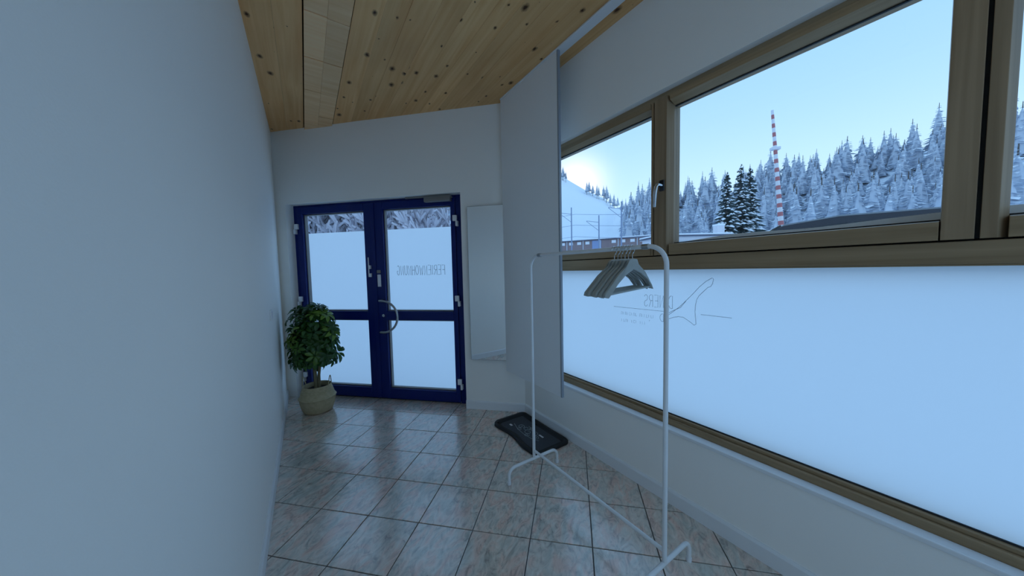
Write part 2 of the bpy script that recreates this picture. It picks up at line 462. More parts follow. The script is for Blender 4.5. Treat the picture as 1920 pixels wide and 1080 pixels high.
def grow(poly, d):
    n = len(poly); out = []
    for i in range(n):
        p0, p1, p2 = Vector(poly[i - 1]), Vector(poly[i]), Vector(poly[(i + 1) % n])
        e1 = (p1 - p0).normalized(); e2 = (p2 - p1).normalized()
        n1 = Vector((e1.y, -e1.x)); n2 = Vector((e2.y, -e2.x))
        k = (n1 + n2) / (1 + n1.dot(n2)); out.append(tuple(p1 + k * d))
    return out

floor = MB().prism(grow(ROOM, .2), -.10, -.005).build('floor', M['grout'])
tag(floor, 'grey slate-look tiled floor with dark joints', 'floor', kind='structure')
TS, TX, TY, GAP = .3255, -.8893, 1.5912, .0055
full = MB().prism([(-TS / 2 + GAP / 2, -TS / 2 + GAP / 2), (TS / 2 - GAP / 2, -TS / 2 + GAP / 2), (TS / 2 - GAP / 2, TS / 2 - GAP / 2), (-TS / 2 + GAP / 2, TS / 2 - GAP / 2)], -.01, 0, inset=.0018).mesh('tile', M['tile'])
DX0, DX1, DTOP = -3.21, -1.112, 2.245
ROOMT = grow(ROOM, .004)
ROOMX = [(x_at(LEFT_M, 3.18), 3.18) if p == A else ((x_at(WIN_M, 3.18), 3.18) if p == Bc else p) for p in ROOM]
for i in range(-12, 14):
    for j in range(-14, 8):
        cx, cy = TX + (i + .5) * TS, TY + (j + .5) * TS
        h = TS / 2 - GAP / 2
        sq = [(cx - h, cy - h), (cx + h, cy - h), (cx + h, cy + h), (cx - h, cy + h)]
        pl = clip_convex(sq, ROOMX if (cx - h > DX0 - .12 and cx + h < DX1 + .12) else ROOMT)
        if not pl or area(pl) < 4e-4: continue
        if not (cx - h > DX0 - .12 and cx + h < DX1 + .12):
            p2 = clip_convex(sq, [(DX0, DOOR_Y + .004), (DX1, DOOR_Y + .004), (DX1, 3.18), (DX0, 3.18)])
            if p2 and area(p2) > 2e-4:
                o = MB().prism([(a - cx, b - cy) for a, b in p2], -.01, 0).build('tile', M['tile'], floor); o.location = (cx, cy, 0)
        if abs(area(pl) - (2 * h) ** 2) < 1e-6: me = full
        else: me = MB().prism([(a - cx, b - cy) for a, b in pl], -.01, 0, inset=.0012).mesh('tile', M['tile'])
        o = bpy.data.objects.new('tile', me); COL.objects.link(o); o.parent = floor
        o.location = (cx, cy, random.uniform(-.0006, .0006))

# door recess threshold (the floor runs on under the doors)
DX0, DX1, DTOP = -3.21, -1.112, 2.245
thr = MB().box(DX0, DX1, DOOR_Y, 3.36, -.1, -.001).build('floor_threshold', M['gap'], floor)

# ceiling slab, planks run along q
ceil = MB().prism(grow(ROOM, .2), CEIL + .004, CEIL + .12).build('ceiling', M['gap'])
tag(ceil, 'knotty spruce plank ceiling', 'ceiling', kind='structure')
def to_corr(p):
    return (p[0] * QX + p[1] * QY, p[0] * MX + p[1] * MY)
ROOMQ = [to_corr(p) for p in grow(ROOM, .03)]
def plank(m0, m1, q0, q1, mat, z0, th, parent, name='plank', tilt=0.0):
    g = .0004
    pl = clip_convex([(q0 + g, m0 + g), (q1 - g, m0 + g), (q1 - g, m1 - g), (q0 + g, m1 - g)], ROOMQ)
    if len(pl) < 3: return
    cq, cm = sum(a for a, b in pl) / len(pl), (m0 + m1) / 2
    o = MB().prism([(a - cq, b - cm) for a, b in pl], th, 0, inset=.0014).build(name, mat, parent)
    o.location = CW(cq, cm, z0); o.rotation_euler = (0, tilt, ANG)
    return o
bounds = [-.28, -.09, .065]
for a, b in zip(bounds, bounds[1:]): plank(a, b, -6, 3, M['plank'], CEIL, .012, ceil)
plank(.065, .33, -6, 3, M['plank'], CEIL + .004, .012, ceil)
bounds = [.33, .49, .62, .77, .92, 1.06, 1.19, 1.33, 1.48, 1.63, 1.83]
for a, b in zip(bounds, bounds[1:]): plank(a, b, -6, 3, M['plank'], CEIL + random.uniform(0, .0025), .012, ceil)
qs = [-5.0, -4.31, -3.81, -3.32, -2.825, -2.335, -1.84, -1.35, -.86, -.37, .12, .61, 1.1, 1.6, 2.4]
for k in range(len(qs) - 1):
    tl = random.choice([-.45, .35, .5])
    plank(.072, .196, qs[k], qs[k + 1] - .005, M['plank_pale'], CEIL - .018, .02, ceil, 'board', tilt=R(tl + random.uniform(-.2, .2)))
    plank(.196, .324, qs[k] + random.uniform(-.012, .004), qs[k + 1] - .012, M['plank_pale'], CEIL - .017, .02, ceil, 'board', tilt=R(tl))

# left wall
wl_ = MB().box(-6.2, BACK_Q + .2, LEFT_M - .2, LEFT_M, -.1, CEIL + .12)
o = wl_.build('wall_left', M['wall'], origin=(0, LEFT_M, 0)); place_corridor(o, 0, LEFT_M, 0)
tag(o, 'plain white wall along the left side of the room', 'wall', kind='structure')
BG0, BG1, BGT = -.21, 1.76, 3.0          # back wall opening for the added daylight glazing, out of view
o = MB().box(BACK_Q, BACK_Q + .2, LEFT_M - .2, BG0, -.1, CEIL + .12).box(BACK_Q, BACK_Q + .2, BG1, WIN_M + .2, -.1, CEIL + .12).box(BACK_Q, BACK_Q + .2, BG0, BG1, BGT, CEIL + .12).box(BACK_Q, BACK_Q + .2, BG0, BG1, -.1, .02).build('wall_back', M['wall'], origin=(BACK_Q, 0, 0)); place_corridor(o, BACK_Q, 0, 0)
tag(o, 'white wall around the added glazing behind the viewer', 'wall', kind='structure')
# window wall with its opening
WQ0, WQ1, WZ0, WZ1 = -2.28, 1.15, .463, 2.485
b = MB()
b.box(-3.0, WQ0, WIN_M, 2.02, -.1, CEIL + .12).box(WQ1, BACK_Q + .2, WIN_M, 2.02, -.1, CEIL + .12)
b.box(WQ0, WQ1, WIN_M, 2.02, -.1, WZ0).box(WQ0, WQ1, WIN_M, 2.02, WZ1, CEIL + .12)
o = b.build('wall_window', M['wall'], origin=(0, WIN_M, 0)); place_corridor(o, 0, WIN_M, 0)
tag(o, 'white wall around the wide wooden window', 'wall', kind='structure')
# door wall
b = MB()
b.box(A[0] - .5, DX0, DOOR_Y, 3.30, -.1, CEIL + .12).box(DX1, Bc[0] + .25, DOOR_Y, 3.30, -.1, CEIL + .12)
b.box(DX0, DX1, DOOR_Y, 3.30, DTOP, CEIL + .12)
o = b.build('wall_door', M['wall'], origin=(-2, DOOR_Y, 0)); o.location = (-2, DOOR_Y, 0)
tag(o, 'white end wall with the blue double door', 'wall', kind='structure')
# baseboards
def bb_profile(h=.088, t=.014): return [(0, 0), (t, 0), (t, h - .012), (t * .55, h), (0, h)]
def baseboard_corr(name, q0, q1, m, sgn, label):
    bm_ = MB().prism([(m + sgn * y, z) for y, z in bb_profile()], q0, q1, axis='x')
    o = bm_.build(name, M['trim'], origin=(0, m, 0)); place_corridor(o, 0, m, 0)
    tag(o, label, 'baseboard', kind='structure')
qA = to_corr(A)[0]; qB = to_corr(Bc)[0]
baseboard_corr('baseboard_left', qA + .02, BACK_Q, LEFT_M, 1, 'white baseboard along the left wall')
baseboard_corr('baseboard_right', qB + .012, BACK_Q, WIN_M, -1, 'white baseboard under the wide window')
o = MB().prism([(DOOR_Y - y, z) for y, z in bb_profile()], DX1, Bc[0] - .004, axis='x').build('baseboard_door', M['trim'], origin=(-1, DOOR_Y, 0)); o.location = (-1, DOOR_Y, 0)
tag(o, 'short white baseboard between the blue door and the corner', 'baseboard', kind='structure')

# ------------------------------------------------------------------ stroke lettering (flat print)
def arc(cx, cy, rx, ry, a0, a1, n=7):
    return [(cx + rx * math.cos(R(a0 + (a1 - a0) * i / n)), cy + ry * math.sin(R(a0 + (a1 - a0) * i / n))) for i in range(n + 1)]
GLYPH = {
 'F': [[(0, 0), (0, 1), (.55, 1)], [(0, .52), (.45, .52)]],
 'E': [[(.55, 0), (0, 0), (0, 1), (.55, 1)], [(0, .52), (.45, .52)]],
 'R': [[(0, 0), (0, 1), (.3, 1)] + arc(.3, .76, .25, .24, 90, -90) + [(0, .52)], [(.25, .52), (.55, 0)]],
 'I': [[(.1, 0), (.1, 1)]],
 'N': [[(0, 0), (0, 1), (.5, 0), (.5, 1)]],
 'W': [[(0, 1), (.18, 0), (.36, .8), (.54, 0), (.72, 1)]],
 'O': [arc(.28, .5, .28, .5, 0, 360, 16)],
 'H': [[(0, 0), (0, 1)], [(.5, 0), (.5, 1)], [(0, .52), (.5, .52)]],
 'U': [[(0, 1), (0, .25)] + arc(.25, .25, .25, .25, 180, 360) + [(.5, 1)]],
 'G': [arc(.28, .5, .28, .5, 55, 330, 14) + [(.54, .42), (.3, .42)]],
 'S': [arc(.26, .75, .25, .25, 20, 270, 9) + arc(.26, .25, .25, .25, 90, -160, 9)],
 'D': [[(0, 0), (0, 1), (.2, 1)] + arc(.2, .5, .33, .5, 90, -90, 8) + [(0, 0)]],
}
GW = {'I': .2, 'W': .72, 'D': .53}
def lettering(text, x_right, z0, width, height, plane, jitter=0.0):
    """mirrored text (it faces outdoors): first letter at x_right, running towards smaller x; returns polylines (x, plane, z)"""
    adv = [GW.get(c, .54) + .26 for c in text]; tot = sum(adv) - .26; k = width / tot
    out = []; u = 0; rr = random.Random(3)
    for c, a in zip(text, adv):
        dz = rr.uniform(-jitter, jitter) * height
        for st in GLYPH[c]:
            out.append([(x_right - (u + x) * k, plane, z0 + dz + y * height) for x, y in st])
        u += a
    return out
def strokes(name, polys, r, mat, parent, origin):
    b = MB()
    for pth in polys: b.tube(pth, r, n=4)
    return b.build(name, mat, parent, origin=origin)

# ------------------------------------------------------------------ window_1
wo_ = (-.165, WIN_M, WZ0)
win = croot('window_1', *wo_); tag(win, 'wide pine-framed window with frosted lower pane over the clothes rack', 'window', kind='structure')
def wpart(name, boxes, mat, parent=win, bevel=.003, smooth=False):
    b = MB()
    for bx in boxes: b.box(*bx)
    # the part's own centre is its origin
    return b.build(name, mat, parent, origin=wo_, bevel=bevel, smooth=smooth)
FM0, FM1 = 1.845, 1.955
g0, g1 = -2.20, 1.07
wpart('jamb', [(WQ0, g0, FM0, FM1, WZ0, WZ1 + .02)], M['frame_wood_v'])
wpart('jamb', [(g1, WQ1, FM0, FM1, WZ0, WZ1 + .02)], M['frame_wood_v'])
wpart('head', [(g0, g1, FM0, FM1, 2.45, WZ1 + .02)], M['frame_wood'])
br = wpart('bottom_rail', [(g0, g1, FM0, FM1, WZ0, .500), (g0, g1, FM0 + .018, FM1, .500, .517)], M['frame_wood'])
wpart('gasket', [(g0, g1, 1.880, 1.890, .517, .523)], M['gasket'], bevel=0)
wpart('transom', [(g0, g1, FM0, FM1, 1.435, 1.512), (g0, g1, FM0 + .008, FM1, 1.428, 1.436)], M['frame_wood'])
# casements: (glass q0, glass q1, stile widths)
def casement(name, s0, q0, q1, s1, mm, handle=None):
    ft = .018                                   # inner edges are chamfered towards the glass
    def rail(nm, pts_front, pts_back, mat, par):
        b = MB().hexa([pts_back[0], pts_back[1], pts_back[2], pts_back[3], pts_front[0], pts_front[1], pts_front[2], pts_front[3]])
        return b.build(nm, mat, par, origin=wo_, bevel=.002)
    mb_ = FM1 - .01
    def member(nm, a0, a1, z0, z1, mat, par, inner):
        # a front face set back where it meets the glass
        F = dict(top=(a0, a1, z0 + ft, z1), bottom=(a0, a1, z0, z1 - .006), left=(a0, a1 - ft, z0, z1), right=(a0 + .004, a1, z0, z1))[inner]
        fr = [(F[0], mm, F[2]), (F[1], mm, F[2]), (F[1], mm, F[3]), (F[0], mm, F[3])]
        mid_ = [(a0, 1.88, z0), (a1, 1.88, z0), (a1, 1.88, z1), (a0, 1.88, z1)]
        bk = [(a0, mb_, z0), (a1, mb_, z0), (a1, mb_, z1), (a0, mb_, z1)]
        b = MB(); b.v += fr + mid_ + bk
        b.face([3, 2, 1, 0]); b.face([8, 9, 10, 11])
        for k in (0, 4):
            for i_ in range(4): b.face([k + i_, k + (i_ + 1) % 4, k + 4 + (i_ + 1) % 4, k + 4 + i_])
        return b.build(nm, mat, par, origin=wo_, bevel=.0015)
    c = member(name, q0, q1, 1.518, 1.588, M['frame_wood'], win, 'bottom')
    member('top_rail', q0, q1, 2.404, 2.455, M['frame_wood'], c, 'top')
    member('stile', s0, q0, 1.518, 2.455, M['frame_wood_v'], c, 'left')
    member('stile', q1, s1, 1.518, 2.455, M['frame_wood_v'], c, 'right')
    wpart('bead', [(q0, q1, 1.890, 1.900, 1.588, 1.594), (q0, q1, 1.890, 1.900, 2.398, 2.404)], M['gasket'], parent=c, bevel=0)
    wpart('pane', [(q0, q1, 1.900, 1.912, 1.588, 2.402)], M['glass'], parent=c, bevel=0)
    if handle is not None:
        hq, hz = handle
        wpart('rosette', [(hq - .016, hq + .016, mm - .012, mm, hz - .032, hz + .034)], M['dark'], parent=c, bevel=.006, smooth=True)
        b = MB().tube([(hq, mm - .008, hz), (hq, mm - .05, hz), (hq - .004, mm - .058, hz - .01), (hq - .01, mm - .06, hz - .06), (hq - .016, mm - .056, hz - .13)], [.011, .010, .010, .010, .008], n=10)
        b.build('handle', M['chrome'], c, origin=wo_, smooth=True)
wpart('rebate', [(g0, g1, 1.885, FM1 - .012, 1.505, 1.525)], M['gasket'], bevel=0)
casement('fixed_light', -2.20, -2.15, -1.190, -1.170, 1.842)
casement('casement', -1.158, -1.062, -.10, -.03, 1.830, handle=(-1.104, 1.935))
casement('fixed_light', -.02, .03, 1.03, 1.07, 1.842)
wpart('mullion', [(-1.170, -1.158, 1.848, FM1 - .015, 1.52, 2.45)], M['gasket'], bevel=0)
wpart('mullion', [(-.03, -.02, 1.862, FM1 - .015, 1.52, 2.45)], M['gasket'], bevel=0)
lp = wpart('lower_pane', [(g0, g1, 1.888, 1.900, .517, 1.435)], M['glass'], bevel=0)
for a, c in ((g0, -.5855), (-.5855, g1)):
    MB().quad((a, 1.886, .517), (c, 1.886, .517), (c, 1.886, 1.435), (a, 1.886, 1.435)).build('frosted_film', M['film'], lp, origin=wo_)
PL = 1.8845
def flat(L): return [(x, PL, z) for x, z in L]
swoosh = [(-1.102, 1.138), (-1.088, 1.147), (-1.062, 1.168), (-1.02, 1.204), (-.985, 1.241), (-.946, 1.283), (-.909, 1.327), (-.873, 1.36), (-.842, 1.379), (-.835, 1.373), (-.84, 1.346), (-.849, 1.331), (-.865, 1.324), (-.889, 1.299), (-.911, 1.275), (-.923, 1.252), (-.929, 1.221), (-.932, 1.181), (-.928, 1.142), (-.925, 1.109), (-.936, 1.101), (-.949, 1.111), (-.975, 1.127), (-.999, 1.14), (-1.029, 1.141), (-1.057, 1.134), (-1.088, 1.121), (-1.102, 1.118)]
strokes('logo_outline', [flat(swoosh), flat([(-1.1, 1.152), (-1.067, 1.172), (-1.016, 1.198), (-.985, 1.239)])], .0014, M['print'], lp, wo_)
strokes('logo_rule', [flat([(-1.507, 1.162), (-1.122, 1.164)]), flat([(-.899, 1.168), (-.743, 1.166)])], .0012, M['print'], lp, wo_)
strokes('lettering', lettering('DINERS', -1.067, 1.186, .193, .078, PL), .0013, M['print'], lp, wo_)
strokes('lettering', lettering('D', -1.124, 1.098, .023, .048, PL), .0012, M['print'], lp, wo_)
# two lines of small print, too fine to read in the photograph: rows of short upright marks
def small_print(x0, x1, z0, h, gaps):
    out = []; rr = random.Random(int(z0 * 1000)); x = x0
    while x < x1:
        if not any(a < x < b for a, b in gaps):
            k = rr.choice([0, 1, 2, 3]); w_ = .010
            if k == 0: out.append(flat([(x, z0), (x, z0 + h)]))
            elif k == 1: out.append(flat([(x, z0 + h), (x, z0), (x + w_, z0)]))
            elif k == 2: out.append(flat([(x, z0), (x, z0 + h), (x + w_, z0 + h), (x + w_, z0)]))
            else: out.append(flat([(x + w_, z0), (x, z0), (x, z0 + h), (x + w_, z0 + h)]))
        x += .0165
    return out
strokes('small_print', small_print(-1.442, -1.19, 1.112, .019, [(-1.315, -1.30), (-1.275, -1.262)]), .0011, M['print_light'], lp, wo_)
strokes('small_print', small_print(-1.439, -1.25, 1.062, .019, [(-1.375, -1.36), (-1.31, -1.295)]) + [flat([(-1.224, 1.088), (-1.219, 1.098)])], .0011, M['print_light'], lp, wo_)
# inner sill and outdoor snow on the frame
wpart('sill', [(WQ0, WQ1, WIN_M - .014, FM0, WZ0 - .018, WZ0 + .004)], M['trim'], bevel=.005)
sn = MB(); rr = random.Random(5); N = 60
for i in range(N):
    q_a = g0 + (g1 - g0) * i / N; q_b = g0 + (g1 - g0) * (i + 1) / N
    f = lambda q: .012 + .02 * noise.noise(Vector((q * 2.3, 1.7, 0))) + .018 * max(0, min(1, (q + 1.2) / .6))
    ha, hb = max(.003, f(q_a)), max(.003, f(q_b)); z0 = 1.575
    sn.hexa([(q_a, 1.955, z0), (q_b, 1.955, z0), (q_b, 2.02, z0), (q_a, 2.02, z0), (q_a, 1.96, z0 + ha + .012), (q_b, 1.96, z0 + hb + .012), (q_b, 2.015, z0 + hb), (q_a, 2.015, z0 + ha)])
snow_ledge = sn.build('snow_ridge', M['snow'], win, origin=wo_, smooth=True)
wpart('outer_ledge', [(g0, g1, 1.956, 2.03, 1.545, 1.578)], M['frame_wood'])

# ------------------------------------------------------------------ added_daylight_window, unseen glazing added behind the viewer to bring in more daylight
bo = (BACK_Q, (BG0 + BG1) / 2, .02)
added_glazing = croot('added_daylight_window', *bo); tag(added_glazing, 'tall unseen glazing added behind the viewer for daylight', 'window', kind='structure')
mid = (BG0 + BG1) / 2
for nm, bx in (('jamb', (BG0, BG0 + .07, .02, BGT)), ('jamb', (BG1 - .07, BG1, .02, BGT)), ('mullion', (mid - .04, mid + .04, .02, BGT))):
    MB().box(BACK_Q + .06, BACK_Q + .13, *bx).build(nm, M['frame_wood_v'], added_glazing, origin=bo, bevel=.003)
for nm, z0, z1 in (('bottom_rail', .02, .10), ('head', BGT - .08, BGT)):
    MB().box(BACK_Q + .065, BACK_Q + .125, BG0 + .07, BG1 - .07, z0, z1).build(nm, M['frame_wood'], added_glazing, origin=bo)
for a, c in ((BG0 + .07, mid - .04), (mid + .04, BG1 - .07)):
    MB().box(BACK_Q + .09, BACK_Q + .10, a, c, .10, BGT - .08).build('pane', M['glass'], added_glazing, origin=bo)

# ------------------------------------------------------------------ door_1
do = (-2.16, 3.17, 0)
door = empty('door_1', do); tag(door, 'blue glazed double door with frosted panes', 'door', kind='structure')
def dpart(name, boxes, mat, parent=door, bevel=.004, smooth=False):
    b = MB()
    for bx in boxes: b.box(*bx)
    return b.build(name, mat, parent, origin=do, bevel=bevel, smooth=smooth)
F0, F1 = 3.175, 3.25
dpart('frame', [(DX0, -3.155, F0, F1, 0, 2.30), (-1.205, DX1, F0, F1, 0, 2.30), (-3.155, -1.205, F0, F1, 2.225, 2.30)], M['blue'])
dpart('threshold', [(DX0, DX1, F0 + .01, F1, 0, .012)], M['steel'])
GY = 3.235
def leaf(x0, x1, gx0, gx1):
    L0, L1 = 3.160, 3.245
    lf = dpart('leaf', [(gx0, gx1, L0, L1, .014, .130), (gx0, gx1, L0, L1, 2.140, 2.222)], M['blue'])
    dpart('stile', [(x0, gx0, L0, L1, .014, 2.222)], M['blue'], parent=lf)
    dpart('stile', [(gx1, x1, L0, L1, .014, 2.222)], M['blue'], parent=lf)
    dpart('mid_rail', [(gx0, gx1, L0, L1, .914, 1.012)], M['blue'], parent=lf)
    for z0, z1, zf in ((.130, .914, .914), (1.012, 2.140, 1.926)):
        t = .012
        dpart('glazing_bead', [(gx0, gx0 + t, L0 + .03, GY - .004, z0, z1), (gx1 - t, gx1, L0 + .03, GY - .004, z0, z1), (gx0 + t, gx1 - t, L0 + .03, GY - .004, z0, z0 + t), (gx0 + t, gx1 - t, L0 + .03, GY - .004, z1 - t, z1)], M['closer'], parent=lf, bevel=.002)
        dpart('pane', [(gx0, gx1, GY, GY + .012, z0, z1)], M['glass'], parent=lf, bevel=0)
        MB().quad((gx0, GY - .002, z0), (gx1, GY - .002, z0), (gx1, GY - .002, zf), (gx0, GY - .002, zf)).build('frosted_film', M['film'], lf, origin=do)
    return lf
lfL = leaf(-3.152, -2.172, -3.085, -2.285)
lfR = leaf(-2.167, -1.208, -2.052, -1.258)
strokes('lettering', lettering('FERIENWOHNUNG', -1.372, 1.412, .57, .105, GY - .0035, jitter=.03), .0026, M['print'], lfR, do)
dpart('cover_strip', [(-2.195, -2.150, 3.152, 3.160, .02, 2.215)], M['blue'], parent=lfR, bevel=.002)
for hx, lf, sgn in ((-3.158, lfL, 1), (-1.200, lfR, -1)):
    for hz in (2.0, 1.155, .25):
        dpart('hinge', [(hx - .028 * (1 if sgn < 0 else .6), hx + .028 * (1 if sgn > 0 else .6), 3.132, 3.16, hz - .03, hz + .03), (hx - .012 - sgn * .016, hx + .012 - sgn * .016, 3.13, 3.17, hz - .085, hz - .03)], M['hinge'], parent=lf, bevel=.004, smooth=True)
dpart('door_closer', [(-1.53, -1.235, 3.105, 3.16, 2.175, 2.238)], M['closer'], parent=lfR, bevel=.008, smooth=True)
dpart('closer_arm', [(-1.245, -1.215, 3.11, 3.13, 2.205, 2.218), (-1.75, -1.24, 3.12, 3.135, 2.226, 2.240)], M['closer'], parent=lfR, bevel=.002)
# bow handle
hp = [(-2.098, 3.158, 1.135), (-2.098, 3.105, 1.135), (-2.06, 3.095, 1.135)]
hp += [(-2.06 + .18 * math.cos(R(a)) * 1.0, 3.095, .96 + .175 * math.sin(R(a))) for a in range(80, -81, -10)]
hp += [(-2.06, 3.095, .785), (-2.098, 3.105, .785), (-2.098, 3.158, .785)]
MB().tube(hp, .0125, n=12).build('bow_handle', M['steel'], lfR, origin=do, smooth=True)
b = MB()
for a in [0]:
    b.lathe([(.0, 0), (.017, 0), (.017, .012), (.011, .014), (.011, .02), (0, .02)], n=18, cap0=False, cap1=False)
o = b.build('lock_cylinder', M['chrome'], lfR, smooth=True); o.location = (-2.085 - do[0], 3.16 - do[1], .965); o.rotation_euler = (R(90), 0, 0)
dpart('label_plate', [(-2.142, -2.100, 3.154, 3.16, 1.29, 1.425)], M['hinge'], parent=lfR, bevel=.002)
dpart('label_plate', [(-2.146, -2.100, 3.154, 3.16, 1.44, 1.475)], M['closer'], parent=lfR, bevel=.002)
dpart('flush_bolt', [(-2.232, -2.212, 3.135, 3.16, 1.49, 1.53), (-2.228, -2.208, 3.135, 3.16, 1.40, 1.44), (-2.25, -2.24, 3.15, 3.16, 1.40, 1.62)], M['hinge'], parent=lfL, bevel=.003)

# ------------------------------------------------------------------ outdoors: terrain
def polar(az, d): return (d * math.sin(R(az)), d * math.cos(R(az)))
def interp(tab, x):
    if x <= tab[0][0]: return tab[0][1]
    for (a, va), (b_, vb) in zip(tab, tab[1:]):
        if x <= b_:
            t = (x - a) / (b_ - a); t = t * t * (3 - 2 * t); return va + (vb - va) * t
    return tab[-1][1]
EL = [(-180, 4), (-90, 8), (-60, 11), (-35, 11), (-22, 10.5), (-14, 14), (-5, 17.5), (-1.8, 16.6), (.6, 14.8), (4, 13.2), (8, 10.9), (10, 9.6), (13, 10.0), (17, 10.2), (22, 10.4), (27, 11.6), (31, 12.2), (48, 12.5), (70, 9), (100, 4), (180, 4)]
R1 = [(-60, 14), (-20, 14), (-8, 62), (8, 60), (12, 52), (180, 52)]
R2 = [(-60, 80), (-20, 80), (-8, 170), (6, 165), (11, 125), (180, 130)]
def sm(t): t = max(0, min(1, t)); return t * t * (3 - 2 * t)
def terrain(az, r):
    base = -.14 + .6 * sm((r - 4.2) / 3.0) + max(0, (r - 8)) * .03 * (1 - sm((r - 60) / 60))
    base = min(base, 2.2)
    r1, r2 = interp(R1, az), interp(R2, az)
    ht = CAM_H + r2 * math.tan(R(interp(EL, az)))
    z = base + (ht - base) * sm(.5 * (r - r1) / (r2 - r1)) * 2 if r < r2 else ht
    z = min(z, ht)
    if r > r2: z = ht - (r - r2) * .05
    if r > 30:
        x, y = polar(az, r); z += 1.2 * noise.noise(Vector((x * .02, y * .02, 3.1))) * min(1, (r - 30) / 60)
    return z
azs = []
a = -180.0
while a < 180: azs.append(a); a += 1.5 if -66 < a < 66 else 5
rs = [1.0, 3, 4.2, 5, 6, 7, 8, 10, 12, 14, 16, 19, 22, 26, 30, 35, 40, 48, 55, 62, 70, 80, 90, 100, 115, 130, 150, 170, 190, 210, 230, 260, 320, 420]
tb = MB(); n = len(azs)
for r_ in rs:
    for a in azs:
        x, y = polar(a, r_); tb.v.append((x, y, terrain(a, r_)))
for i in range(len(rs) - 1):
    for j in range(n):
        j2 = (j + 1) % n; tb.face([i * n + j, (i + 1) * n + j, (i + 1) * n + j2, i * n + j2])
ground = tb.build('ground', M['terrain'], smooth=True)
tag(ground, 'snow-covered ground and hillsides outside', 'snow', kind='structure')

# ------------------------------------------------------------------ conifers
def conifer_mesh(seed, H, rad, layers, k, mats, sub=False):
    rr = random.Random(seed); b = MB()
    b.cur = 0; b.tube([(0, 0, -1.0), (0, 0, H * .5), (0, 0, H * .98)], [rad * .09, rad * .06, rad * .015], n=5)
    n0 = 9; i0 = len(b.v); b.cur = 1
    for j in range(n0):
        an = 2 * PI * j / n0; q_ = rr.uniform(.5, .68); b.v.append((math.cos(an) * rad * q_, math.sin(an) * rad * q_, H * .06))
    b.v.append((0, 0, H * .9))
    for j in range(n0): b.face([i0 + j, i0 + (j + 1) % n0, i0 + n0])
    for i in range(layers):
        t = i / (layers - 1); z = H * (.10 + .86 * t); rl = rad * (1 - t) ** .85 * rr.uniform(.82, 1.12) + rad * .05
        kk = max(4, int(k * (1 - .5 * t)))
        for j in range(kk):
            an = 2 * PI * (j + rr.random() * .7) / kk + i * .9
            l = rl * rr.uniform(.7, 1.12); dz = -l * rr.uniform(.25, .5)
            c, s_ = math.cos(an), math.sin(an); wd = l * rr.uniform(.26, .36)
            root = Vector((0, 0, z)); tip = Vector((c * l, s_ * l, z + dz)); mid = Vector((c * l * .6, s_ * l * .6, z + dz * .4)); root = Vector((0, 0, z + rr.uniform(-.02, .02) * H)) if False else root
            side = Vector((-s_, c, -.25)) * wd; side2 = Vector((s_, -c, -.25)) * wd
            b.cur = 1
            b.tri(root, mid + side, tip); b.tri(root, tip, mid + side2)
            if rr.random() < (.85 if not sub else .8):
                b.cur = 2; u = Vector((0, 0, .02 * H / layers + .03)); f = rr.uniform(.45, .8)
                b.tri(root.lerp(mid, .3) + u, mid + side * f + u, tip.lerp(mid, .12) + u); b.tri(root.lerp(mid, .3) + u, tip.lerp(mid, .12) + u, mid + side2 * f + u)
    return b.mesh('conifer', mats, fix=False)
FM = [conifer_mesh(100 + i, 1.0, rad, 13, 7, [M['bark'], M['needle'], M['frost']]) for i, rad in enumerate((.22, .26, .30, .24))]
rr = random.Random(21)
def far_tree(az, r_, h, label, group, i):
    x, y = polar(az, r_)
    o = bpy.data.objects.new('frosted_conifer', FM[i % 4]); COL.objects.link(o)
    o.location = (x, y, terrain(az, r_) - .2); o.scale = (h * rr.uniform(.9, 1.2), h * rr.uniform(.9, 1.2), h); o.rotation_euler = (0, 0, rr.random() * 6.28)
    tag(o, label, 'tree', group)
cnt = 0; spots = []
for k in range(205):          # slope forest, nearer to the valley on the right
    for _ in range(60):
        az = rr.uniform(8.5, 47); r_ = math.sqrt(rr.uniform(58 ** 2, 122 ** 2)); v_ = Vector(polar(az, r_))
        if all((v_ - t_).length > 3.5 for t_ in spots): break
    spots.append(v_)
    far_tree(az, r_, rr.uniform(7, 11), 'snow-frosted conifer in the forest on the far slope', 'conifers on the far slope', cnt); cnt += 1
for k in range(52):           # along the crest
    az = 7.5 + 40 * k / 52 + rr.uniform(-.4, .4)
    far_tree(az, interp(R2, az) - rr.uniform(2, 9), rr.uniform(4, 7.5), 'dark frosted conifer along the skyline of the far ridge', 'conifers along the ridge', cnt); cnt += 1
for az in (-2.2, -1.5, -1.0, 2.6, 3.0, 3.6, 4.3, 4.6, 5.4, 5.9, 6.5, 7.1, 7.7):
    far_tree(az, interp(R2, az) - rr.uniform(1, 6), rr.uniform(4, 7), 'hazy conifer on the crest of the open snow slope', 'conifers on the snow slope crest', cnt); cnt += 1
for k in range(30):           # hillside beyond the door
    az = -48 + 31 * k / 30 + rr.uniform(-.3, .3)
    far_tree(az, rr.uniform(34, 78), rr.uniform(5, 9), 'frosted conifer on the bank beyond the blue door', 'conifers beyond the door', cnt); cnt += 1

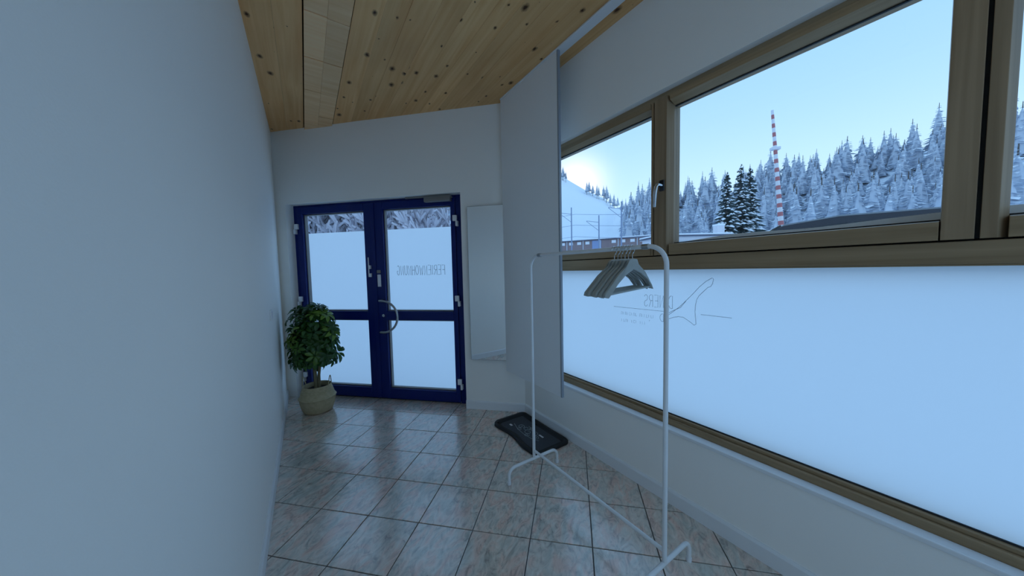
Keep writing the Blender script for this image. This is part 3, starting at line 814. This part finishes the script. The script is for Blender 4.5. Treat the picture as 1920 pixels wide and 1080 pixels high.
# three tall spruces by the crossing
def spruce(name, az, d, top, rad, label, seed):
    x, y = polar(az, d); zb = terrain(az, d); H = top - zb
    root = empty(name, (x, y, zb), rz=seed); tag(root, label, 'tree', 'tall spruces by the crossing')
    rr = random.Random(seed)
    MB().tube([(0, 0, -.5), (0, 0, H * .5), (0, 0, H)], [.14, .09, .01], n=8).build('trunk', M['bark'], root)
    nb, sb = MB(), MB(); layers = 34
    for i in range(layers):
        t = i / (layers - 1); z0_ = H * (.06 + .92 * t); rl = rad * (1 - t) ** .75 * (.85 + .3 * rr.random()) + .10
        kk = max(5, int(13 * (1 - .55 * t)))
        for j in range(kk):
            z = z0_ + rr.uniform(-.5, .5) * H / layers * 1.6; an = 2 * PI * (j + rr.random() * .8) / kk + i * .7; l = rl * rr.uniform(.6, 1.2); dz = -l * rr.uniform(.15, .45)
            c, s_ = math.cos(an), math.sin(an)
            root_p = Vector((0, 0, z)); tip = Vector((c * l, s_ * l, z + dz))
            for sgn in (-1, 1, 0):
                for f in ((.35, .6, .85) if sgn else (1.0,)):
                    p0 = root_p.lerp(tip, max(0, f - .3)); out = l * .34 * (1.15 - f)
                    p1 = root_p.lerp(tip, f) + Vector((-s_ * sgn, c * sgn, -.35 * abs(sgn))) * out
                    wv = Vector((c, s_, 0)) * .05 * (1 + l) + Vector((0, 0, -.05 - .04 * l)) if sgn else Vector((-s_, c, 0)) * .07
                    nb.tri(p0 + wv, p1, p0 - wv); nb.tri(p0 + Vector((0, 0, .05)), p1, p0 - Vector((0, 0, .1)))
            if rr.random() < .95:
                f0, f1 = rr.uniform(.25, .5), rr.uniform(.75, 1.0)
                a_, b_ = root_p.lerp(tip, f0) + Vector((0, 0, .05)), root_p.lerp(tip, f1) + Vector((0, 0, .05)); md = (a_ + b_) / 2; sd = Vector((-s_, c, 0)) * l * rr.uniform(.14, .28)
                up_ = Vector((0, 0, .07 + .05 * l))
                sb.tri(a_, md + sd, md + up_); sb.tri(md + sd, b_, md + up_); sb.tri(b_, md - sd, md + up_); sb.tri(md - sd, a_, md + up_)
    nb.build('needles', M['needle_dark'], root, fix=False)
    sb.build('snow_load', M['frost'], root, fix=False)
spruce('spruce', 23.3, 29.0, 1.45 + 29.0 * math.tan(R(13.45)), 1.2, 'narrow snow-laden spruce, shortest of the three beside the white shed', 31)
spruce('spruce', 24.95, 30.0, 1.45 + 30.0 * math.tan(R(14.1)), 1.4, 'tallest snow-laden spruce, middle of the three', 32)
spruce('spruce', 26.0, 31.0, 1.45 + 31.0 * math.tan(R(13.75)), 1.35, 'snow-laden spruce of the three standing nearest the striped barrier', 33)

# frosted leafless shrubs
def shrub_mesh(seed, H, depth=5):
    rr = random.Random(seed); b = MB()
    def grow_(p, d, l, r_, k):
        q = p + d * l
        b.tube([p, q], [r_, r_ * .7], n=3, caps=False)
        if k == 0: return
        for _ in range(3 if k > 1 else 4):
            nd_ = (d + Vector((rr.uniform(-1, 1), rr.uniform(-1, 1), rr.uniform(-.35, .7))) * .75).normalized()
            grow_(p + d * l * rr.uniform(.55, 1), nd_, l * rr.uniform(.6, .85), max(r_ * .66, .008), k - 1)
    for _ in range(3):
        d = Vector((rr.uniform(-.5, .5), rr.uniform(-.5, .5), 1)).normalized()
        grow_(Vector((rr.uniform(-.2, .2), rr.uniform(-.2, .2), -.1)), d, H * .30, H * .016, depth)
    return b.mesh('shrub', [M['frost_twig']], fix=False)
SM = [shrub_mesh(50 + i, 1.0, 5) for i in range(3)]
rr = random.Random(77)
for k in range(64):
    az = -50 + 28.5 * k / 64 + rr.uniform(-.5, .5); d = rr.uniform(15, 25); x, y = polar(az, d)
    o = bpy.data.objects.new('frosted_shrub', SM[k % 3]); COL.objects.link(o)
    h = (5.6 if az < -28 else 2.0) * rr.uniform(.8, 1.25)
    o.location = (x, y, terrain(az, d) - .1); o.scale = (h * .9, h * .9, h); o.rotation_euler = (0, 0, rr.random() * 6)
    tag(o, 'bare frost-covered shrub in the thicket beyond the blue door', 'shrub', 'frosted thicket beyond the door')
x, y = polar(27.9, 20); o = bpy.data.objects.new('frosted_shrub', SM[1]); COL.objects.link(o); o.location = (x, y, terrain(27.9, 20) - .1); o.scale = (2.6, 2.6, 2.9)
tag(o, 'lone bare frosted shrub behind the parked car', 'shrub')

# ------------------------------------------------------------------ long brown building with small windows
pa, pb = Vector(polar(-5.0, 51.5)), Vector(polar(13.9, 47.5))
dirv = (pb - pa); LEN = dirv.length; ang = math.atan2(dirv.y, dirv.x)
ztop = CAM_H + 49.5 * math.tan(R(4.9)); zb = 1.2
bld = empty('long_building', (pa.x, pa.y, zb), ang); tag(bld, 'long low brown boarded building with a row of small pale windows', 'building')
def lp_(name, boxes, mat, par=bld, bevel=0):
    b = MB()
    for bx in boxes: b.box(*bx)
    return b.build(name, mat, par, bevel=bevel)
T_ = ztop - zb
lp_('wall', [(0, LEN, 0, 4, 0, T_ - .12)], M['brown'])
lp_('roof', [(-.2, LEN + .2, -.25, 4.2, T_ - .12, T_ - .02)], M['roof_dark'])
lp_('roof_snow', [(-.2, LEN + .2, -.2, 4.2, T_ - .02, T_ + .12)], M['snow'])
nbay = 13; bw = LEN / nbay
for i in range(nbay):
    if i in (6,):
        lp_('blue_panel', [(i * bw + .1, (i + 1) * bw + .15, -.04, 0, T_ - 1.7, T_ - .2)], M['blue_door'])
    elif i != 7:
        wv = lp_('window', [(i * bw + .36, i * bw + .36 + .62, -.05, 0, T_ - .72, T_ - .28)], M['pale_post'])
        lp_('pane', [(i * bw + .40, i * bw + .36 + .58, -.06, -.05, T_ - .68, T_ - .32)], M['pale_win'], wv)
    if i % 2 == 1: lp_('post', [(i * bw - .04, i * bw + .05, -.07, 0, 0, T_ - .12)], M['pale_post'])

# low white shed
pa, pb = Vector(polar(14.6, 24)), Vector(polar(23.6, 26.5)); dirv = pb - pa; LEN = dirv.length; ang = math.atan2(dirv.y, dirv.x)
zb = .6; T_ = CAM_H + 24.6 * math.tan(R(5.05)) - zb
shed = empty('shed', (pa.x, pa.y, zb), ang); tag(shed, 'low white flat-roofed shed in front of the tall spruces', 'building')
lp_('wall', [(0, LEN, 0, 3, 0, T_ - .16)], M['shed_white'], shed)
lp_('board', [(1.1, LEN - .5, -.04, 0, T_ - 1.2, T_ - .42)], M['shed_grey'], shed)
lp_('roof', [(-.2, LEN + .2, -.2, 3.1, T_ - .16, T_ - .08)], M['roof_dark'], shed)
lp_('roof_snow', [(-.2, LEN + .2, -.15, 3.1, T_ - .08, T_ + .03)], M['snow'], shed, bevel=.03)
lp_('post', [(.8, .86, -.05, 0, 0, T_ - .16)], M['roof_dark'], shed)
pb2 = Vector(polar(22.35, 27.5)); cab = empty('roof_cabinet', (pb2.x, pb2.y, zb + T_ + .03), ang); tag(cab, 'small white cabinet standing on the shed roof', 'cabinet')
lp_('body', [(-.26, .26, -.25, .25, 0, .62)], M['shed_white'], cab)
lp_('snow_cap', [(-.30, .30, -.29, .29, .62, .74)], M['snow'], cab, bevel=.03)

# overhead-line masts by the railway, with their wires
masts = []
for i, (az, d, el, lab) in enumerate([(-.1, 44, 10.6, 'leftmost thin railway mast in front of the snow slope'), (4.6, 43, 9.0, 'middle railway mast above the long brown building'), (8.3, 42, 11.0, 'railway mast beside the window mullion, tallest of the three')]):
    x, y = polar(az, d); zb = terrain(az, d); hh = CAM_H + d * math.tan(R(el)) - zb
    rt_ = empty('railway_mast', (x, y, zb)); tag(rt_, lab, 'mast', 'overhead line masts')
    MB().tube([(0, 0, -.3), (0, 0, hh)], [.10, .07], n=8).build('pole', M['mast'], rt_)
    MB().tube([(0, 0, hh - .9), (-1.6, -.3, hh - .7)], .035, n=6).build('bracket', M['mast'], rt_)
    MB().tube([(0, 0, hh - 2.0), (-1.6, -.3, hh - .75)], .03, n=6).build('bracket', M['mast'], rt_)
    masts.append(Vector((x - 1.6, y - .3, zb + hh)))
for k, (dz, lab) in enumerate([(-.7, 'upper overhead wire strung between the railway masts'), (-2.1, 'lower overhead wire strung between the railway masts'), (-3.6, 'lowest thin wire crossing in front of the snow slope')]):
    P_ = []
    a_, c_ = Vector((masts[0].x - 14, masts[0].y + 1, 0)), Vector((masts[2].x + 12, masts[2].y - 1, 0))
    zz = sum(mm_.z for mm_ in masts) / 3 + dz
    for i in range(13):
        t = i / 12; q_ = a_.lerp(c_, t); P_.append((q_.x, q_.y, zz - .5 * math.sin(PI * ((t * 2) % 1))))
    tag(MB().tube(P_, .022, n=4).build('overhead_wire', M['mast']), lab, 'wire')

# level-crossing barrier, raised
az0, d0 = 29.9, 12.0
x0, y0 = polar(az0, d0); zg = terrain(az0, d0)
bar = empty('crossing_barrier', (x0, y0, zg)); tag(bar, 'raised red and white striped crossing barrier', 'barrier')
MB().box(-.2, .2, -.2, .2, 0, 1.15).build('drive_box', M['pole_white'], bar, bevel=.02)
px, py = polar(28.28, 12.0)
p0 = Vector((0, 0, 1.05)); p1 = Vector((px - x0, py - y0, CAM_H + 12 * math.tan(R(20.15)) - zg))
MB().tube([p0, p0.lerp(p1, .78), p1], [.075, .042, .032], n=10).build('boom', M['pole_white'], bar, smooth=True)
for k in range(15):
    f0 = .10 + k * .06; f1 = f0 + .028
    ra = lambda f: (.075 + (.042 - .075) * f / .78 if f < .78 else .042 - .01 * (f - .78) / .22) + .002
    MB().tube([p0.lerp(p1, f0), p0.lerp(p1, f1)], [ra(f0), ra(f1)], n=10).build('stripe', M['pole_red'], bar, smooth=True)
q_ = p0.lerp(p1, .74); MB().box(q_.x - .11, q_.x + .11, q_.y - .07, q_.y + .07, q_.z - .04, q_.z + .04).build('collar', M['pole_white'], bar, bevel=.01)

# parked dark car
cx_, cy_ = polar(34.0, 8.7); zc = terrain(34.0, 8.7) - .03
car = empty('parked_car', (cx_, cy_, zc), R(-38)); tag(car, 'dark car parked on the snow outside the window', 'car')
prof = [(-2.3, .35), (-2.3, .95), (-2.15, 1.10), (-1.35, 1.22), (-.55, 1.72), (.2, 1.80), (1.3, 1.77), (2.0, 1.62), (2.25, 1.10), (2.3, .75), (2.3, .35)]
b = MB(); n = len(prof); ys = [(-.88, .0), (-.80, .03), (.80, .03), (.88, 0)]
for yy, e_ in ys:
    for (a_, z_) in prof: b.v.append((a_ * .985 if abs(yy) > .85 else a_, yy * (1 - .18 * max(0, (z_ - 1.05)) / .75), z_ + (e_ if z_ > 1.3 else 0)))
for k in range(3):
    for i in range(n):
        j = (i + 1) % n; b.face([k * n + i, k * n + j, (k + 1) * n + j, (k + 1) * n + i])
b.face(list(range(n))); b.face([3 * n + i for i in reversed(range(n))])
b.build('body', M['car'], car, smooth=True)
for sgn in (-1, 1):
    for poly in ([(-1.15, 1.22), (-.45, 1.62), (.3, 1.68), (.3, 1.22)], [(.38, 1.22), (.38, 1.68), (1.25, 1.66), (1.85, 1.52), (2.0, 1.22)]):
        b = MB()
        pts = [(a_, sgn * (.89 * (1 - .18 * max(0, (z_ - 1.05)) / .75)), z_) for a_, z_ in poly]
        k0 = len(pts); b.v += pts + [(x_, y_ - sgn * .02, z_) for x_, y_, z_ in pts]; b.face(list(range(k0))); b.face([k0 + i for i in range(k0)])
        for i in range(k0): b.face([i, (i + 1) % k0, k0 + (i + 1) % k0, k0 + i])
        b.build('side_window', M['car_glass'], car)
MB().hexa([(-1.36, -.75, 1.24), (-1.36, .75, 1.24), (-.58, .66, 1.72), (-.58, -.66, 1.72), (-1.38, -.75, 1.27), (-1.38, .75, 1.27), (-.60, .66, 1.75), (-.60, -.66, 1.75)]).build('windscreen', M['car_glass'], car)
for wx in (-1.5, 1.45):
    for wy in (-.86, .86):
        t_ = MB().lathe([(.0, -.1), (.30, -.1), (.33, -.06), (.33, .06), (.30, .1), (0, .1)], n=22, cap0=False, cap1=False).build('wheel', M['tyre'], car, smooth=True)
        t_.location = (wx, wy, .33); t_.rotation_euler = (R(90), 0, 0)
        h_ = MB().lathe([(0, -.105), (.2, -.105), (.2, .105), (0, .105)], n=16, cap0=False, cap1=False).build('hub_cap', M['steel'], t_, smooth=True)
# snowbank behind the car
x, y = polar(29, 15.5)
sb = MB(); 
for i in range(13):
    for j in range(9):
        u_, v_ = i / 12 * 2 - 1, j / 8 * 2 - 1
        h_ = max(0, 1 - u_ * u_) * max(0, 1 - v_ * v_)
        sb.v.append((u_ * 4.2, v_ * 2, -.3 + 2.4 * h_ ** .8 * (1 + .25 * noise.noise(Vector((u_ * 2, v_ * 2, .4))))))
for i in range(12):
    for j in range(8): sb.face([i * 9 + j, (i + 1) * 9 + j, (i + 1) * 9 + j + 1, i * 9 + j + 1])
o = sb.build('snow_bank', M['snow'], smooth=True); o.location = (x, y, terrain(29, 15.5)); o.rotation_euler = (0, 0, R(-29))
tag(o, 'ploughed snow bank behind the dark car', 'snow bank', kind='structure')

# ------------------------------------------------------------------ hanging panel and its rail
PM0, PM1 = 1.624, 1.642
rail_o = (0, 1.65, CEIL - .02)
rail = MB().box(-2.605, BACK_Q - .01, 1.619, 1.692, CEIL - .014, CEIL).build('ceiling_rail', M['trim'], origin=rail_o, bevel=.003)
place_corridor(rail, *rail_o); tag(rail, 'flat white rail screwed along the plank ceiling above the window', 'rail')
pr_ = croot('sliding_panel', -2.2, 1.633, .442); tag(pr_, 'tall white hanging panel beside the window, covering the corner', 'panel')
po = (-2.2, 1.633, .442)
MB().box(-2.605, -1.798, PM0, PM1, .442, CEIL - .02).build('sheet', M['panel'], pr_, origin=po, bevel=.002)
MB().box(-1.808, -1.792, PM0 - .001, PM1 + .002, .440, CEIL - .016).build('edge_trim', M['edge_trim'], pr_, origin=po, bevel=.002)
MB().box(-2.605, -1.808, PM0 + .003, PM1 + .006, CEIL - .02, CEIL - .012).build('hanger_strip', M['trim'], pr_, origin=po)

# ------------------------------------------------------------------ mirror
mo = (-.83, DOOR_Y - .012, .535)
mir = empty('wall_mirror', mo); tag(mir, 'tall frameless mirror on the wall between blue door and white panel', 'mirror')
MB().box(-1.032, -.645, DOOR_Y - .040, DOOR_Y - .002, .535, 2.086).build('backing', M['mirror_edge'], mir, origin=mo)
MB().box(-1.029, -.648, DOOR_Y - .044, DOOR_Y - .040, .538, 2.083).build('glass', M['mirror'], mir, origin=mo)

# ------------------------------------------------------------------ light switch on the left wall
sw = croot('light_switch', -3.15, LEFT_M, 1.13); tag(sw, 'small white light switch on the left wall', 'switch')
MB().box(-.041, .041, 0, .009, -.041, .041).build('plate', M['trim'], sw, bevel=.003)
MB().box(-.027, .027, .009, .014, -.027, .027).build('rocker', M['hinge'], sw, bevel=.002)

# ------------------------------------------------------------------ clothes rack
RM, RQ0, RQ1, RT, rr_ = 1.292, -1.727, -.758, 1.540, .0104
ro = ((RQ0 + RQ1) / 2, RM, 0)
rack = croot('clothes_rack', *ro); tag(rack, 'white metal clothes rack standing in front of the window', 'clothes rack')
BR = .085
fp = [(RQ0, RM, .11), (RQ0, RM, .6), (RQ0, RM, RT - BR)]
fp += [(RQ0 + BR - BR * math.cos(R(a)), RM, RT - BR + BR * math.sin(R(a))) for a in range(10, 91, 10)]
fp += [(-1.3, RM, RT), (-1.0, RM, RT)]
fp += [(RQ1 - BR + BR * math.sin(R(a)), RM, RT - BR + BR * math.cos(R(a))) for a in range(0, 91, 10)]
fp += [(RQ1, RM, .6), (RQ1, RM, .11)]
MB().tube(fp, rr_, n=14).build('hanging_frame', M['rack'], rack, origin=ro, smooth=True)
MB().tube([(RQ0, RM, .165), (RQ1, RM, .165)], .0095, n=12).build('lower_bar', M['rack'], rack, origin=ro, smooth=True)
for q_ in (RQ0, RQ1):
    hd, r2 = .213, .05; zf = .108
    ft = [(q_, RM - hd, .012)] + [(q_, RM - hd + r2 - r2 * math.cos(R(a)), zf - r2 + r2 * math.sin(R(a))) for a in range(0, 91, 15)]
    ft += [(q_, RM, zf)] + [(q_, RM + hd - r2 + r2 * math.sin(R(a)), zf - r2 + r2 * math.cos(R(a))) for a in range(0, 91, 15)] + [(q_, RM + hd, .012)]
    f_ = MB().tube(ft, .0105, n=12).build('foot', M['rack'], rack, origin=ro, smooth=True)
    for sgn in (-1, 1):
        MB().tube([(q_, RM + sgn * hd, 0), (q_, RM + sgn * hd, .02)], .0125, n=12).build('foot_cap', M['hinge'], f_, origin=ro, smooth=True)
for q_, s_ in ((RQ0, 1), (RQ1, -1)):
    MB().tube([(q_ + s_ * BR, RM, RT), (q_ + s_ * (BR + .03), RM, RT)], .0128, n=14).build('joint_sleeve', M['steel'], rack, origin=ro, smooth=True)

# hangers: local x runs across (towards the window), y along the rail
def hanger_meshes():
    top = [(-.205, -.02), (-.12, .052), (-.045, .096), (-.034, .118), (0, .122), (.034, .118), (.045, .096), (.12, .052), (.205, -.02)]
    bot = [(-.212, -.036), (-.198, -.042), (-.135, .012), (-.07, .048), (0, .072), (.07, .048), (.135, .012), (.198, -.042), (.212, -.036)]
    b = MB(); th = .0065; n = len(top)
    for i, (t_, q_) in enumerate(zip(top, bot)):
        y_ = .018 * (abs(t_[0]) / .205) ** 1.6          # shoulders sweep forward
        for yy in (-th, th): b.v.append((t_[0], y_ + yy, t_[1])); b.v.append((q_[0], y_ + yy, q_[1]))
    for i in range(n - 1):
        a_, c_ = i * 4, (i + 1) * 4
        b.face([a_, c_, c_ + 1, a_ + 1]); b.face([a_ + 2, a_ + 3, c_ + 3, c_ + 2]); b.face([a_, a_ + 2, c_ + 2, c_]); b.face([a_ + 1, c_ + 1, c_ + 3, a_ + 3])
    b.face([0, 1, 3, 2]); e_ = (n - 1) * 4; b.face([e_, e_ + 2, e_ + 3, e_ + 1])
    body = b.mesh('shoulders', M['hanger'], bevel=.002, smooth=True)
    bar_ = MB().tube([(-.188, .016, -.028), (.188, .016, -.028)], .0055, n=8).mesh('trouser_bar', M['hanger'], smooth=True)
    hk = [(0, 0, .118), (0, 0, .140), (.006, 0, .148)] + [(.0 + .020 * math.cos(R(a)), 0, .166 + .020 * math.sin(R(a))) for a in range(-60, 181, 20)]
    hook = MB().tube(hk, .0021, n=6).mesh('hook', M['chrome'], smooth=True)
    return body, bar_, hook
hb, hbar, hh_ = hanger_meshes()
labels = ['pale grey wooden hanger nearest the bent end of the rack', 'second pale grey hanger from the bent end of the rack', 'third pale grey hanger from the bent end of the rack', 'fourth pale grey hanger from the bent end of the rack', 'fifth pale grey hanger from the bent end of the rack', 'pale grey hanger at the far end of the bunch']
proto = None
for k in range(6):
    q_ = -.922 - k * .0205
    if proto is None:
        proto = empty('coat_hanger'); proto_parts = []
        for nm, me in (('shoulders', hb), ('trouser_bar', hbar), ('hook', hh_)):
            o = bpy.data.objects.new(nm, me); COL.objects.link(o); o.parent = proto; proto_parts.append(o)
        h_ = proto
    else:
        h_ = link_copy(proto)
        for c_ in proto_parts: link_copy(c_, h_)
    tag(h_, labels[k], 'hanger', 'hangers on the clothes rack')
    h_.location = CW(q_, RM, RT + rr_ - .184)
    h_.rotation_euler = (0, R([-3, -3.4, -2.4, -3.2, -2.2, -2.6][k]), ANG + R(90) + R([6, 4, 3, 5, 2, 3][k]) )

# ------------------------------------------------------------------ boot tray
TQ0, TQ1, TM0, TM1 = -2.53, -1.855, 1.40, 1.772
to = ((TQ0 + TQ1) / 2, (TM0 + TM1) / 2, 0)
tray = croot('boot_tray', *to); tag(tray, 'black rubber boot tray with scroll relief lying by the baseboard', 'tray')
def tray_outline(d, n=64):
    """rounded rectangle with a wavy room-side edge, drawn in by d"""
    pts = []; hx, hy, rc = (TQ1 - TQ0) / 2 - d, (TM1 - TM0) / 2 - d, max(.055 - d, .012)
    def wave(x): return .013 * math.cos(x / hx * PI * 1.5 + .6) - .004
    for k in range(n // 2):                     # room-side edge (y = -hy), x from -hx to hx
        x = -hx + rc + (2 * hx - 2 * rc) * k / (n // 2 - 1); pts.append((x, -hy + .015 + wave(x)))
    y0 = pts[-1][1]
    pts += [(hx - rc + rc * math.cos(R(a)), y0 + rc + rc * math.sin(R(a))) for a in range(-75, 1, 15)]
    pts += [(hx - rc + rc * math.cos(R(a)), hy - rc + rc * math.sin(R(a))) for a in range(0, 91, 15)]
    for k in range(1, 10):
        x = hx - rc - (2 * hx - 2 * rc) * k / 10; pts.append((x, hy - .006 * math.sin(PI * k / 10)))
    pts += [(-hx + rc + rc * math.cos(R(a)), hy - rc + rc * math.sin(R(a))) for a in range(90, 181, 15)]
    pts += [(-hx + rc + rc * math.cos(R(a)), y0 + rc + rc * math.sin(R(a))) for a in range(180, 256, 15)]
    return pts
rings = [(0.0, 0.0), (0.0, .016), (.010, .026), (.028, .026), (.040, .010), (.060, .006)]
b = MB(); base = None
for d, z in rings:
    o_ = tray_outline(d); n = len(o_); b.v += [(x, y, z) for x, y in o_]
for i in range(len(rings) - 1):
    for j in range(n):
        j2 = (j + 1) % n; b.face([i * n + j, i * n + j2, (i + 1) * n + j2, (i + 1) * n + j])
b.face([j for j in reversed(range(n))])
b.build('rim', M['rubber'], tray, smooth=True)
MB().prism(tray_outline(.056), .002, .0075).build('tread', M['rubber_in'], tray)
sc_ = []
rr = random.Random(4)
def spiral(cx, cy, r, turns, a0, sgn=1, n=16):
    return [(cx + r * (1 - .75 * t / n) * math.cos(a0 + sgn * turns * 2 * PI * t / n), cy + r * (1 - .75 * t / n) * math.sin(a0 + sgn * turns * 2 * PI * t / n), .0078) for t in range(n + 1)]
for cx, cy, r, a0, sg in [(-.12, .0, .035, 0, 1), (-.06, .02, .04, 2, -1), (.0, -.005, .045, 1, 1), (.06, .02, .035, 3, -1), (.11, -.01, .03, 0, 1), (-.09, -.035, .025, 2, 1), (.03, -.045, .025, 1, -1), (-.03, .05, .022, 0, 1)]:
    sc_.append(spiral(cx, cy, r, 1.3, a0, sg))
sc_.append([(-.2, -.02, .0078), (-.1, -.05, .0078), (0, -.058, .0078), (.1, -.05, .0078), (.17, -.02, .0078)])
b = MB()
for pth in sc_: b.tube(pth, .0022, n=4)
b.build('scroll_relief', M['rubber_print'], tray)
MB().box(-.215, -.180, -.068, -.05, .007, .009).build('pale_mark', M['hinge'], tray)
MB().box(.095, .150, .035, .05, .007, .009).build('pale_mark', M['hinge'], tray)

# ------------------------------------------------------------------ potted plant
PX, PY = -2.67, 2.80
pot = empty('basket_pot', (PX, PY, 0)); tag(pot, 'round belly basket of woven seagrass holding the plant', 'basket')
prof = [(.0, .0), (.118, .0), (.135, .012), (.156, .07), (.166, .125), (.168, .148), (.176, .156), (.168, .165), (.160, .178), (.146, .225), (.134, .262), (.132, .278), (.126, .280), (.124, .262), (.118, .22), (0, .22)]
MB().lathe(prof, n=40, cap0=False, cap1=False).build('basket', M['basket'], pot, smooth=True)
for a0 in (20, 200):
    hp = [(.131 * math.cos(R(a0 + t)), .131 * math.sin(R(a0 + t)), .265 + .105 * math.sin(PI * (t + 18) / 36)) for t in range(-18, 19, 3)]
    MB().tube(hp, .0045, n=6).build('handle', M['basket'], pot, smooth=True)
plant = empty('potted_plant', (PX, PY, .22)); tag(plant, 'bushy green umbrella plant in the corner beside the blue door', 'plant')
sb = MB(); rr = random.Random(12)
for j in range(12):
    pass
MB().lathe([(0, .0), (.112, .0), (.114, .012), (.06, .022), (0, .024)], n=24, cap0=False, cap1=False).build('soil', M['soil'], plant, smooth=True)
stems = [[(-.01, .0, .01), (-.015, .005, .15), (-.03, .01, .35), (-.06, .0, .62)], [(.015, .01, .01), (.02, .01, .16), (.05, .02, .36), (.06, .04, .70)], [(.0, -.015, .01), (.0, -.02, .2), (.0, -.05, .40), (.03, -.07, .6)]]
for st in stems: MB().tube(st, [.016, .014, .012, .006], n=8).build('stem', M['stem'], plant, smooth=True)
def palmate(seed):
    rr = random.Random(seed); b = MB(); k = 7
    for j in range(k):
        an = 2 * PI * j / k + rr.uniform(-.15, .15); L_ = rr.uniform(.062, .088); w_ = L_ * .24
        c, s_ = math.cos(an), math.sin(an); dr = rr.uniform(.15, .5)
        def P(t, sd):
            z = .012 * math.sin(t * PI * .6) - dr * L_ * t * t
            return (c * (.012 + L_ * t) - s_ * sd, s_ * (.012 + L_ * t) + c * sd, z + abs(sd) * .35)
        i0 = len(b.v)
        for t, f in ((.0, .12), (.3, .8), (.62, 1.0), (.86, .62), (1, .06)):
            b.v += [P(t, -w_ * f), P(t, 0), P(t, w_ * f)]
        for i in range(4):
            a_ = i0 + i * 3; b.face([a_, a_ + 1, a_ + 4, a_ + 3]); b.face([a_ + 1, a_ + 2, a_ + 5, a_ + 4])
    b.tube([(0, 0, 0), (0, 0, -.03), (.004, 0, -.07)], .0022, n=4, caps=False)
    return b.mesh('leaf', M['leaf'], smooth=True, fix=False)
LM = [palmate(i) for i in range(4)]
n_leaf = 0
clumps = [((-.10, -.02, .80), .13), ((.09, .0, .82), .12), ((.0, .05, .72), .16), ((-.16, .0, .64), .13), ((.16, .02, .66), .13), ((-.02, -.1, .62), .16), ((-.17, -.03, .50), .12), ((.19, -.02, .54), .10), ((.03, -.10, .48), .15), ((-.10, -.05, .40), .13), ((.20, .0, .40), .10), ((.05, -.02, .36), .11), ((-.16, .02, .34), .09), ((.24, .0, .68), .06), ((-.04, .08, .52), .14)]
while n_leaf < 190:
    (c0, cr_) = clumps[n_leaf % len(clumps)]
    u = Vector((rr.uniform(-1, 1), rr.uniform(-1, 1), rr.uniform(-1, 1)))
    if u.length > 1 or u.length < .45: continue
    pnt = Vector((c0[0] * .95 - .03 + u.x * cr_, c0[1] + u.y * cr_, c0[2] - .02 + u.z * cr_ * .8))
    wx, wy = PX + pnt.x, PY + pnt.y
    if wx * MX + wy * MY < LEFT_M + .08 or wy > 3.08: continue
    o = bpy.data.objects.new('leaf', LM[n_leaf % 4]); COL.objects.link(o); o.parent = plant
    o.location = pnt
    g_ = Vector((pnt.x, pnt.y, (pnt.z - .55) * .6)).normalized()
    nrm = Vector((g_.x * .8 + u.x * .5 + rr.uniform(-.25, .25), g_.y * .8 + u.y * .5 + rr.uniform(-.25, .25), .6 + g_.z * .4 + u.z * .3)).normalized()
    o.rotation_euler = nrm.to_track_quat('Z', 'Y').to_euler()
    s_ = rr.uniform(.75, 1.2); o.scale = (s_, s_, s_)
    n_leaf += 1
